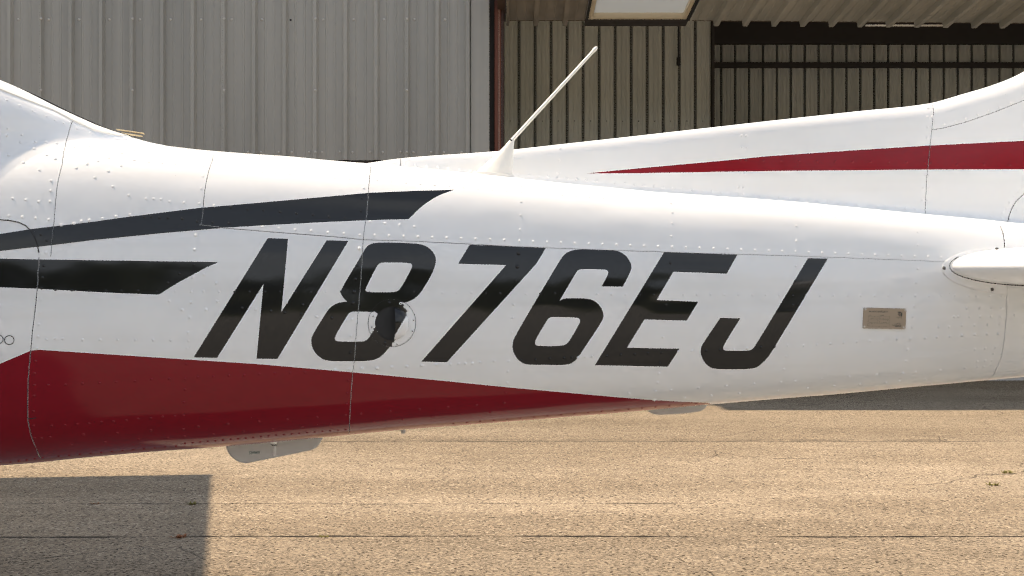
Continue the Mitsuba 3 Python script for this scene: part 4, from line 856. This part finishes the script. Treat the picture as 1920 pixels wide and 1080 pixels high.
add(HG + '__raised_door__window__jamb', leaf_box(xw1 + 0.002, xw1 + 0.03, wd - 0.05, DEP, -0.05, 0.03), RUBBER)
add(HG + '__raised_door__window__jamb', leaf_box(xw0 - 0.02, xw0 - 0.002, wd - 0.05, DEP, -0.05, 0.03), RUBBER)
def hem(x0, x1, key):
    v = [leaf_pt(x, d, h) + np.array([0, 0.045 * max(0, x - 2.0), 0]) for x in (x0, x1) for d in (-0.05, 0.05) for h in (0.005, 0.06)]; add(key, trimesh.Trimesh(v).convex_hull, pbr('hem_brown', (0.11, 0.085, 0.06), 0.6))
hem(X_at(950, YH), xw0 - 0.02, HG + '__raised_door__hem_tube'); hem(xw1 + 0.03, 9.2, HG + '__raised_door__hem_tube')
add(HG + '__raised_door__side_frame', leaf_box(X_at(934, YH), X_at(948.5, YH), 0.02, DEP, -0.02, 0.12), pbr('side_brown', (0.07, 0.045, 0.035), 0.6))
add(HG + '__raised_door__light_gap_strip', box(*X_at(np.array([1623, 1772]), YH + 0.3), YH + 0.29, YH + 0.31, zb1(49.2, YH + .3), zb1(46.4, YH + .3)), CREAM)  # pale bar standing in for daylight through a gap
add(HG + '__floor', box(-0.48, XR, 16.7, YB, -0.05, 0.006), CONCRETE)
labels['hangar'] = {'label': 'grey ribbed metal hangar with a closed door and a raised door behind the airplane', 'category': 'hangar'}

# ================================================================== ground and what lies around
gt_ = trimesh.Trimesh([(-400, -34, -0.002), (400, -34, -0.002), (400, 5.3, -0.002), (-400, 5.3, -0.002)], [(0, 1, 2), (0, 2, 3)], process=False)
add('taxiway', gt_, 'taxiway', kind='structure', label='grey asphalt taxiway under and before the airplane')
gr = trimesh.Trimesh([(-400, 5.2, 0.002), (400, 5.2, 0.002), (400, 600, 0), (-400, 600, 0)], [(0, 1, 2), (0, 2, 3)], process=False)
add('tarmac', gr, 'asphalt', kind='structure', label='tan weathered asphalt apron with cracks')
gf = trimesh.Trimesh([(-400, -500, -0.004), (400, -500, -0.004), (400, -33.9, -0.004), (-400, -33.9, -0.004)], [(0, 1, 2), (0, 2, 3)], process=False)
add('grass_field', gf, 'grass_ground', kind='structure', label='grass field behind the photographer')
rng = np.random.default_rng(3)
clumps = []
lf = trimesh.creation.icosphere(1)
for i in range(46):
    x, y, h = -75 + i * 3.3 + rng.uniform(-1, 1), -58 + rng.uniform(-5, 5), rng.uniform(6, 9)
    for _ in range(26):
        q = lf.copy(); q.vertices *= rng.uniform(0.7, 1.5) * np.array([1, 1, 0.8]); q.vertices += rng.normal(0, 0.12, q.vertices.shape)
        z = rng.uniform(0.05, 1) * h; w = 2.6 * math.sqrt(max(0.05, 1 - (z / h) ** 2)) * 1.0
        q.apply_translation([x + rng.uniform(-w, w), y + rng.uniform(-w, w), z]); clumps.append(q)
add('distant_wood', cat(clumps), 'tree_leaf', kind='stuff', label='dark line of trees beyond the grass behind the photographer', category='trees')
def weed(px, py, n, h, mat, label):
    Y = ground_y(py); c = np.array([(px - CX) / F * Y, Y, 0.0]); ms = []
    for _ in range(n):
        a, l, hh_ = rng.uniform(0, 2 * np.pi), rng.uniform(0.4, 1.0) * h * 1.6, rng.uniform(0.35, 1.0) * h
        d = np.array([math.cos(a), math.sin(a), 0]); sd = np.array([-d[1], d[0], 0]) * rng.uniform(0.002, 0.0045)
        b = c + d * rng.uniform(0, 0.02) + np.array([rng.uniform(-1, 1) * h, 0, -0.002]); m = b + d * l * 0.5 + [0, 0, hh_ * 0.8]; t = b + d * l + [0, 0, hh_]
        ms.append(trimesh.Trimesh([b - sd, b + sd, m + sd * 1.2, m - sd * 1.2, t], [(0, 1, 2), (0, 2, 3), (3, 2, 4)], process=False))
    k = add('weed', cat(ms), mat); labels[k] = {'label': label, 'category': 'weed', 'group': 'small weeds growing in the tarmac cracks'}
weed(338, 1008.5, 40, 0.022, 'weed_dry', 'reddish dry weed tuft in the shade crack near the bottom left')
weed(181, 945, 18, 0.014, 'weed_dry', 'brown dry weed in the farther crack within the shadow')
weed(361, 946.5, 22, 0.022, 'weed_leaf', 'small yellow green weed at the edge of the wing shadow')
weed(607, 1008, 16, 0.015, 'weed_leaf', 'tiny yellow weed on the sunlit near crack')
weed(1889, 888, 26, 0.026, 'weed_leaf', 'yellowish weed farther out at the right edge of the tarmac')
weed(1863, 911, 26, 0.026, 'weed_leaf', 'green weed nearer at the right edge of the tarmac')
